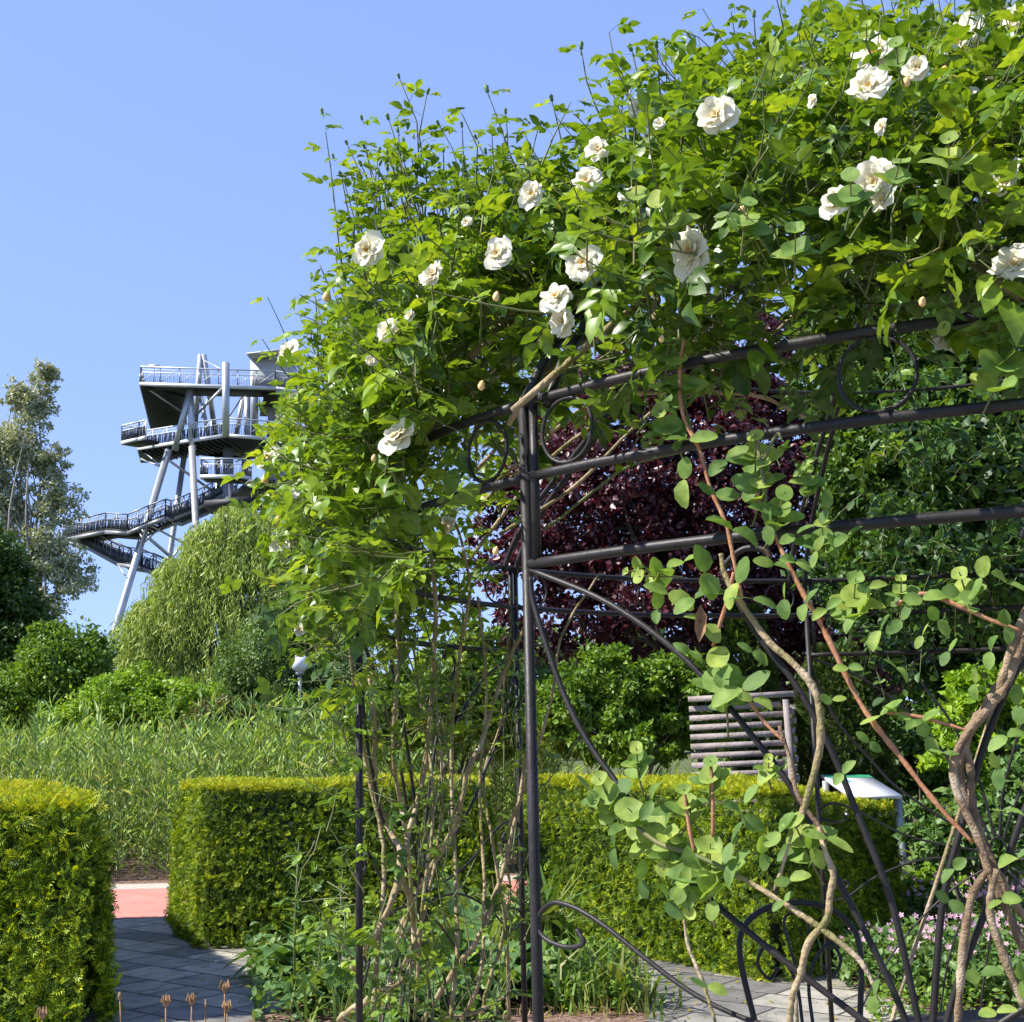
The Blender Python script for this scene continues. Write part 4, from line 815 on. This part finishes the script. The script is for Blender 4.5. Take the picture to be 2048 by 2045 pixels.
for a in [(1275,680,30,-.2,-1),(1262,640,18,.1,-1),(1245,775,28,-.4,-.8),(1425,820,26,0,-1),(1440,872,26,.1,-1),(1480,928,26,.3,-1),(1355,1240,34,-.1,-.6),(1185,1525,40,-.6,-.6),(1120,1510,22,-1,-.2),(1258,1572,32,-.5,-.8),(1340,1592,36,0,-.7),(1290,1490,22,-.3,-1),(1340,1435,22,0,-1),(1130,1468,26,-.5,-1),(1200,1410,20,-.1,-1),
          (1495,1545,32,-.4,-.9),(1615,1090,28,.1,-1),(1205,1088,20,-1,0),(1180,1078,14,-1,0),(1550,985,24,-.1,-1),(1810,1080,24,-.3,-1),(1885,598,30,0,-1),(1880,560,18,0,-1),(1925,640,34,.5,-1),(1525,885,17,0,-1),(1250,1640,22,-.5,1),(1300,1720,20,.1,1),(1450,1430,14,0,-1),(1700,1090,18,0,-1),(1635,45,16,0,-1),(1690,80,22,-.1,-1),(1415,380,26,.2,-1),(1500,430,28,0,-1),(1240,380,30,-.3,-.7),(1200,330,26,0,-1),(1605,330,26,0,-1),(1700,300,24,.3,-1),(1790,260,26,0,-1),(1850,590,20,0,-1),(1780,620,20,-.2,1)]:
    x, y, r, ux, uy = a; cluster(x, y, r, ux, uy, .06 if y > 540 else .3, 2 if y > 540 else 1)
for x, y, r in [(1300,830,36),(1290,905,32),(1370,870,30),(1350,930,28),(1380,1000,34),(1330,1080,38),(1390,1100,36),(1310,1130,36),(1420,1130,28),(1260,1120,34),(1450,990,26),(1500,1010,24),(1460,1065,26),(1500,1060,22),(1400,1300,36),(1360,1300,28),(1420,1320,24),(1520,1140,24),(1560,1150,22),(1620,1160,28),(1660,1190,26),(1740,1130,26),(1770,1170,24),(1700,1170,24),(1850,1090,30),(1900,1100,26),(1810,1120,24),(1660,1350,30),(1690,1345,22),(1740,1360,26),(1750,1390,24),(1560,1580,34),(1530,1600,28),(1400,1540,30),(1380,1590,30),(1320,1640,32),(1390,1630,28),(1440,1610,24),(1260,1700,28),(1210,1660,26),(1180,1560,28),(1230,1510,26),(1430,1480,28),(1470,1570,26),(1850,1840,26),(1880,1910,22),(1650,1880,22),(1335,1860,26),(1520,880,18),(1540,1040,20),(1570,1030,18),(1490,1660,24),(1480,1700,18),(1900,1180,24),(1870,1230,22),(1790,1230,20),(1840,1290,22),(1920,1330,26),(1900,1390,24),(1880,1450,24),(1925,1480,26),(1900,1530,22),(1780,1420,20),(1740,1200,20),(1690,1260,20),(1640,1400,18),(1600,1260,18),(1570,1320,18),(1590,1460,20),(1920,1620,26),(1890,1700,22),(1800,1640,22),(1790,1700,20),(1930,1850,26),(1560,960,22),(1600,1010,22),(1480,1130,24),(1330,1180,26),(1290,1060,24),(1240,1150,22),(1420,1230,22),(1110,1490,22),(1160,1600,24),(1290,1670,24),(1350,1700,22),(1300,1230,20),(1640,1110,20)]: pair(x, y, r*.8)
for pts, r, m in [([(1990,1060),(1930,1170),(1905,1240),(1880,1310),(1835,1370),(1812,1420),(1812,1480),(1840,1560),(1870,1650),(1932,1790)], .0095, 'vinebark'),
 ([(1985,1130),(1932,1230),(1885,1290),(1850,1350),(1822,1400),(1830,1450),(1835,1530),(1860,1600),(1900,1680),(1940,1740)], .0078, 'vinebark'),
 ([(1995,1100),(1940,1190),(1900,1290),(1870,1330),(1825,1385),(1800,1440),(1808,1500),(1850,1590),(1868,1650)], .0068, 'vinebark'),
 ([(1865,1640),(1835,1690),(1818,1780),(1812,1860),(1806,1935)], .0072, 'vinebark'), ([(1880,1640),(1868,1720),(1900,1820),(1932,1900)], .0068, 'vinebark'),
 ([(1428,930),(1445,975),(1500,1090),(1560,1200),(1625,1330),(1700,1430),(1770,1520),(1835,1590)], .0046, 'orange'),
 ([(1360,1045),(1368,1085),(1400,1140),(1450,1210),(1500,1255),(1540,1310),(1548,1400),(1530,1480),(1510,1545),(1498,1560)], .0062, 'cane'),
 ([(1370,1640),(1440,1680),(1510,1725),(1560,1760),(1620,1810),(1650,1860)], .0052, 'cane'),
 ([(1545,1560),(1558,1610),(1572,1650),(1566,1690),(1560,1735),(1525,1780),(1510,1840),(1495,1880),(1490,1935)], .0062, 'cane'), ([(1500,1860),(1505,1935)], .004, 'cane'),
 ([(1470,1370),(1490,1430),(1505,1500),(1545,1560),(1560,1590)], .0042, 'vinebark'),
 ([(1290,640),(1283,700),(1288,780),(1320,850),(1340,920),(1370,990),(1385,1060),(1400,1130)], .0038, 'orange'),
 ([(1425,820),(1440,900),(1445,980)], .004, 'green'), ([(1345,1220),(1370,1140),(1385,1080)], .004, 'orange'), ([(1400,1300),(1440,1360),(1480,1400)], .0032, 'orange'),
 ([(1180,1540),(1240,1590),(1300,1610),(1370,1640)], .005, 'green'), ([(1290,1490),(1300,1560),(1310,1610)], .0035, 'orange'), ([(1340,1430),(1345,1500),(1345,1580)], .0035, 'orange'),
 ([(1925,1190),(1870,1170),(1800,1140),(1745,1120),(1690,1140)], .004, 'orange'), ([(1830,1380),(1780,1365),(1720,1350),(1670,1345)], .0032, 'orange'), ([(1290,1735),(1300,1790),(1325,1850),(1350,1929)], .0035, 'cane'),
 ([(1495,1570),(1475,1640),(1460,1680)], .003, 'cane'), ([(1475,830),(1465,820),(1440,870)], .003, 'green')]:
    MB().tube(smoothline([near(x, y, .02+.03*(r < .007)) for x, y in pts], 7), [r*.8, r, r*1.1, r*.85], 9, wob=.10).build('stem', M[m], hs_, True)
tw.build('shoots', M['green'], hs_, True)
A0 = [np.array(v) for v in HP[0]]; scatter('leaves', OVAL, A0[0], A0[1], A0[2], A0[3], M['honey'], hs_, np.clip(rng.random(len(A0[0]))*.8, 0, 1))
A1 = [np.array(v) for v in HP[1]]; scatter('round_leaves', DISC, A1[0], A1[1], A1[2], A1[3], M['honey'], hs_, np.clip(.35+rng.random(len(A1[0]))*.65, 0, 1))
q = near(1322, 1175, .08); MB().add([q+UP*.035, q-RT*.010+UP*.018-FW*.008, q-RT*.013-UP*.012-FW*.004, q-RT*.003-UP*.038, q+RT*.007-UP*.016-FW*.014, q+RT*.011+UP*.012-FW*.004, q+UP*.004+FW*.008], [], [(0, 1, 6), (1, 2, 6), (2, 3, 6), (3, 4, 6), (4, 5, 6), (5, 0, 6)]).build('withered_leaf', M['dry'], hs_, True)
# ================================================================ VINE ON THE FAR RIGHT OF THE GAZEBO
vt = thing('climbing_vine', 'shaded leafy vine on the far side of the gazebo at right', 'climbing plant', (*pol(140, 0)[:2], 0))
P = []; D = []; N = []; vm = MB()
for k in range(620):
    a = rng.uniform(95, 176); z = rng.uniform(1.95, 2.5) if k % 3 else rng.uniform(.7, 2.2)
    if a > 158 and z < 2.0 : z = rng.uniform(2.0, 2.6)
    u = 1 if rng.random() < .6 else rng.uniform(.6, 1); p = pol(a, z, GR+rng.uniform(-.06, .2)) if u == 1 else shell(a, u, rng.uniform(-.1, .15))[0]
    L = rng.uniform(.1, .35); n = int(L/.035)+2; d = nz(rnd(1)[0]+[0, 0, -.1]); pts = p+d*L*np.linspace(0, 1, n)[:, None]-np.array([0, 0, .2])*L*np.linspace(0, 1, n)[:, None]**2
    P.append(pts); q = rnd(n); D.append(nz(q+d*.3)); N.append(nz(rnd(n)*.6+[0, 0, .8])); vm.tube(pts, [.003, .0015], 4, False)
P = np.vstack(P); scatter('foliage', OVAL, P, np.vstack(D), np.vstack(N), .05*(.6+.8*rng.random(len(P))), M['vine'], vt)
vm.build('twigs', M['green'], vt, True)
for a0, a1, z1 in ((178, 150, 2.6), (150, 120, 2.5), (140, 160, 2.4), (120, 100, 2.6), (128, 133, 2.35)):
    P_ = smoothline([pol(a0+(a1-a0)*q, z1*q, GR+.03*math.sin(9*q)) for q in np.linspace(0, 1, 7)], 5); MB().tube(P_, [.012, .006], 8, wob=.06).build('stem', M['cane'], vt, True)
# ================================================================ BORDER PLANTS
def gz(x, y): return atz(x, y, 0)
BLADE = ([(-.035, 0, 0), (.035, 0, 0), (.03, .5, .12), (-.03, .5, .12), (0, 1, -.08)], [(0, 1, 2), (0, 2, 3), (3, 2, 4)])
BROAD = ([(-.03, 0, 0), (.03, 0, 0), (.13, .3, .10), (-.13, .3, .10), (.15, .6, .12), (-.15, .6, .12), (.09, .85, .0), (-.09, .85, .0), (0, 1, -.12), (0, .3, .06), (0, .6, .08), (0, .85, -.02)],
         [(0, 1, 9), (1, 2, 9), (0, 9, 3), (9, 2, 4), (9, 4, 10), (3, 9, 10), (3, 10, 5), (10, 4, 6), (10, 6, 11), (5, 10, 11), (5, 11, 7), (11, 6, 8), (11, 8, 7)])
def rosette(name, label, px, py, n, s, m, lean=.7, Y=None, T=BROAD, cat='plant', spread=.05):
    b = gz(px, py) if Y is None else np.array([aty(px, 1500, Y)[0], Y, 0]); t = thing(name, label, cat, (b[0], b[1], 0)); a = rng.random(n)*6.28; el = rng.uniform(.2, 1.5, n)*lean
    D = np.c_[np.cos(a), np.sin(a), el]; P = b+np.c_[rng.normal(0, spread, n), rng.normal(0, spread, n), np.full(n, .01)]
    scatter('leaves', T, P, D, np.c_[-np.cos(a)*el, -np.sin(a)*el, np.ones(n)], s*(.6+.6*rng.random(n)), m, t)
    return t
def tuft(name, label, px, py, n, s, m, spread=.09, cat='grass'): return rosette(name, label, px, py, n, s, m, 2.2, None, BLADE, cat, spread)
def lily(label, px, py, top):
    b = gz(px, py); t = thing('lily_stem', label, 'plant', (b[0], b[1], 0), 'budding stems beside the rose'); h = aty(px, top, b[1])[2]; u = np.linspace(.3, 1, 54); a = np.arange(54)*2.4
    P = b+np.c_[.02*np.sin(u*3), 0*u, h*u]; D = np.c_[np.cos(a), np.sin(a), .45+u*.6]; scatter('leaves', NARROW, P, D, rnd(54)*.3+[0, 0, 1], .15*np.linspace(1.1, .35, 54), M['broad'], t)
    MB().tube([b, b+[0, 0, h*.5], b+[.02, 0, h]], [.009, .007, .003], 7).build('stem', M['green'], t, True)
lily('tallest narrow leaved budding stem in front of the square yew hedge', 555, 1895, 1590)
lily('second narrow leaved budding stem, close to the left gazebo post', 650-10, 1880, 1640)
lily('short narrow leaved stem beside the broad leaved clump', 600, 1915, 1740)
rosette('broadleaf_clump', 'grey green clump of long broad leaves spilling onto the shaded path', 535, 1850, 26, .52, M['broad'], .55)
rosette('broadleaf_clump', 'broad leaved clump at the foot of the left gazebo post', 600, 1905, 26, .42, M['broad'], .8)
rosette('broadleaf_clump', 'large bright broad leaved clump behind the rose canes', 850, 1850, 46, .62, M['broad'], .9, spread=.2)
rosette('broadleaf_clump', 'broad leaved clump between canes and central post', 920, 1890, 34, .5, M['broad'], .8, spread=.15)
rosette('broadleaf_clump', 'low broad leaved clump right under the canes', 800, 1915, 30, .36, M['broad'], .7, spread=.15)
rosette('broadleaf_clump', 'dark leaved clump just right of the central post', 1045, 1870, 30, .42, M['broad'], .7, spread=.12)
tuft('grass_tuft', 'tall arching grass tuft beside the central post', 1035, 1850, 110, .75, M['grass'])
tuft('grass_tuft', 'pale grass tuft at the edge of the bed near the paving', 1120, 1890, 130, .42, M['grass'], .16)
tuft('grass_tuft', 'short grass tuft at the right tip of the bed', 1175, 1905, 110, .26, M['grass'], .16)
tuft('grass_tuft', 'grass tuft at the foot of the dried seed heads', 700, 1925, 90, .3, M['grass'], .2)
tuft('iris_clump', 'upright sword leaved clump right of the square yew hedge', 955, 1800, 60, .6, M['broad'], .1, 'plant')
tuft('iris_clump', 'sword leaved clump at the foot of the oblique hedge end', 1640, 1850, 50, .38, M['broad'], .12, 'plant')
tuft('iris_clump', 'sword leaved clump in front of the sloping sign', 1720, 1740, 60, .5, M['broad'], .15, 'plant')
# weeds and ground cover in the bed
def cover(name, n, px, py, s, m, T, hmax=.16, label=None):
    X = rng.uniform(*px, n); Yv = rng.uniform(*py, n); P = np.array([gz(x, y) for x, y in zip(X, Yv)])
    cl = np.sin(P[:, 0]*5)*np.sin(P[:, 1]*4)+rng.normal(0, .5, n) > -.15; P = P[cl]; n = len(P); P[:, 2] += rng.random(n)**1.5*hmax
    o = scatter(name, T, P, nz(rnd(n)+[0, 0, .5]), nz(rnd(n)*.5+[0, 0, 1]), s*(.5+rng.random(n)), m); o['kind'] = 'stuff'
    if label: o['label'] = label
cover('ground_cover', 5200, (470, 960), (1790, 1935), .055, M['broad'], OVAL, .2, 'low green weeds filling the bed around the rose canes')
cover('ground_cover', 4200, (1010, 1190), (1810, 1912), .045, M['bush'], OVAL, .16, 'low green weeds at the foot of the central post')
cover('ground_cover', 3200, (1640, 1990), (1800, 1935), .035, M['bush'], OVAL, .16, 'low green leaves at the foot of the geraniums')
cover('dry_grass', 3500, (560, 1200), (1850, 1925), .07, leafmat('straw', [(.3, .2, .1), (.5, .38, .2)], .2), BLADE, .03, 'straw coloured dead grass on the soil')
# geraniums
FV = []; FQ = []
for k in range(5):
    a = k*1.257; c, q = math.cos(a), math.sin(a); n0 = len(FV)
    for x, y, z in ((0, 0, 0), (.3, .45, .12), (.18, .95, .22), (-.18, .95, .22), (-.3, .45, .12)): FV.append((x*c-y*q, x*q+y*c, z))
    FQ += [(n0, n0+1, n0+4), (n0+1, n0+2, n0+4), (n0+2, n0+3, n0+4)]
FLORET = rawmesh('floret', FV, np.array(FQ), np.linspace(0, 1, 15), True); FLORET.materials.append(M['pink'])
def geranium(label, px, py, r, h, n, nf):
    b = gz(px, py); t = thing('geranium_clump', label, 'flowering plant', (b[0], b[1], 0), 'pink geraniums under the honeysuckle'); v = rng.random(n); a = rng.random(n)*6.28; R_ = r*np.sqrt(rng.random(n))
    P = b+np.c_[R_*np.cos(a), R_*np.sin(a), h*(1-(R_/r)**2*.5)*(.25+.75*v)]; scatter('leaves', OVAL, P, rnd(n)+[0, 0, .2], nz(rnd(n)*.5+[0, 0, 1]), .052*(.6+.7*rng.random(n)), M['broad'], t)
    a = rng.random(nf)*6.28; R_ = r*np.sqrt(rng.random(nf)); P = b+np.c_[R_*np.cos(a), R_*np.sin(a), h*(1-(R_/r)**2*.4)*(1.0+.2*rng.random(nf))]
    for p in P: place([('flower', FLORET)], p, nz(rnd(1)[0]*.6+[0, -1.1, .8]), rng.uniform(.017, .024), rng.random()*6, 'flower', t)
    mb = MB()
    for p in P[::2]: mb.tube([p*[1, 1, 0], p], .002, 3, False)
    mb.build('stems', M['green'], t)
geranium('pink geranium clump nearest the twisted vine', 1850, 1880, .55, .42, 2600, 90)
geranium('pink geranium clump at the hedge end, mostly leaves', 1730, 1860, .5, .38, 2400, 40)
geranium('pink geranium clump farthest back, full of flowers', 1830, 1790, .6, .5, 2600, 96)
geranium('pink geranium clump at the right picture edge', 1940, 1830, .5, .5, 2300, 70)
for i, (x, y, top, h_) in enumerate([(1810, 1760, 1480, 'tall pale spire with small white flowers behind the orange stem'), (1760, 1700, 1540, 'leafy perennial with large oval leaves right of the sign')]):
    b = gz(x, y); t = thing('tall_perennial', h_, 'plant', (b[0], b[1], 0)); mb = MB(); P = []; D = []
    for k in range(9 if i else 6):
        q = b+[rng.normal(0, .12), rng.normal(0, .1), 0]; hh = aty(x, top, b[1])[2]*rng.uniform(.7, 1); e = q+[rng.normal(0, .06), 0, hh]; mb.tube([q, (q+e)/2, e], [.006, .005, .003], 5)
        u = np.linspace(.15, 1, 14)[:, None]; P.append(q+(e-q)*u); a = np.arange(14)*2.4+k; D.append(np.c_[np.cos(a), np.sin(a), np.full(14, .5)])
    P = np.vstack(P); scatter('leaves', OVAL, P, np.vstack(D), nz(rnd(len(P))*.4+[0, 0, 1]), .15*(.5+.6*rng.random(len(P))), M['broad'], t); mb.build('stems', M['green'], t, True)
# dried seed heads in the foreground
for i, (x, y, lab) in enumerate([(424, 1868, 'tallest dried brown seed head, in pairs on one stalk'), (428, 1905, 'dried seed head just below the tallest one'), (362, 1892, 'small dried seed head left of the tallest one'), (313, 1895, 'crooked dried stalk at the middle of the group'), (226, 1880, 'bare dried stalk with a thin tip'), (388, 1885, 'thin bare dried stalk between two seed heads'), (80, 1918, 'dried seed head with open husk at far left')]):
    p = aty(x, y, 3.6); b = np.array([p[0]+.03, 3.6, 0]); t = thing('dried_seed_head', lab, 'seed head', b, 'dried seed heads at the bottom edge')
    MB().tube(smoothline([b, (b+p)/2+[.02*math.sin(i*2), 0, 0], p], 6), [.0035, .0028, .002], 6, wob=.06).build('stalk', M['dry'], t, True)
    if i not in (4, 5):
        hm = MB().ball(p+[0, 0, .004], .0095, 10, (1, 1, 1.15))
        for k in range(7): a = k*.9; kk = rng.uniform(.8, 1.3); hm.tube([p, p+[.011*kk*math.cos(a), .011*math.sin(a), .008], p+[.009*math.cos(a), .009*kk*math.sin(a), .020*kk]], [.003, .004, .001], 5)
        hm.build('husk', M['dry'], t, True)
    elif i == 4: MB().ball(p, .006, 8, (1, 1, 2)).build('tip', M['dry'], t, True)

# fallen petals and leaf litter on the paving
def litter(name, n, m, sz, label):
    X = rng.uniform(-2.8, 3.2, n); Yy = rng.uniform(6.5, 12.4, n); P = np.c_[X, Yy, np.full(n, .012)]
    o = scatter(name, SIMPLE, P, rnd(n)*[1, 1, .15], rnd(n)*.25+[0, 0, 1], sz*(.5+rng.random(n)), m); o['kind'] = 'stuff'; o['label'] = label
litter('leaf_litter', 900, M['rosey'], .03, 'yellowed fallen leaves and petals scattered on the stone paving')
litter('soil_crumbs', 2500, M['soil'], .014, 'dark crumbs of soil scattered on the stone paving')
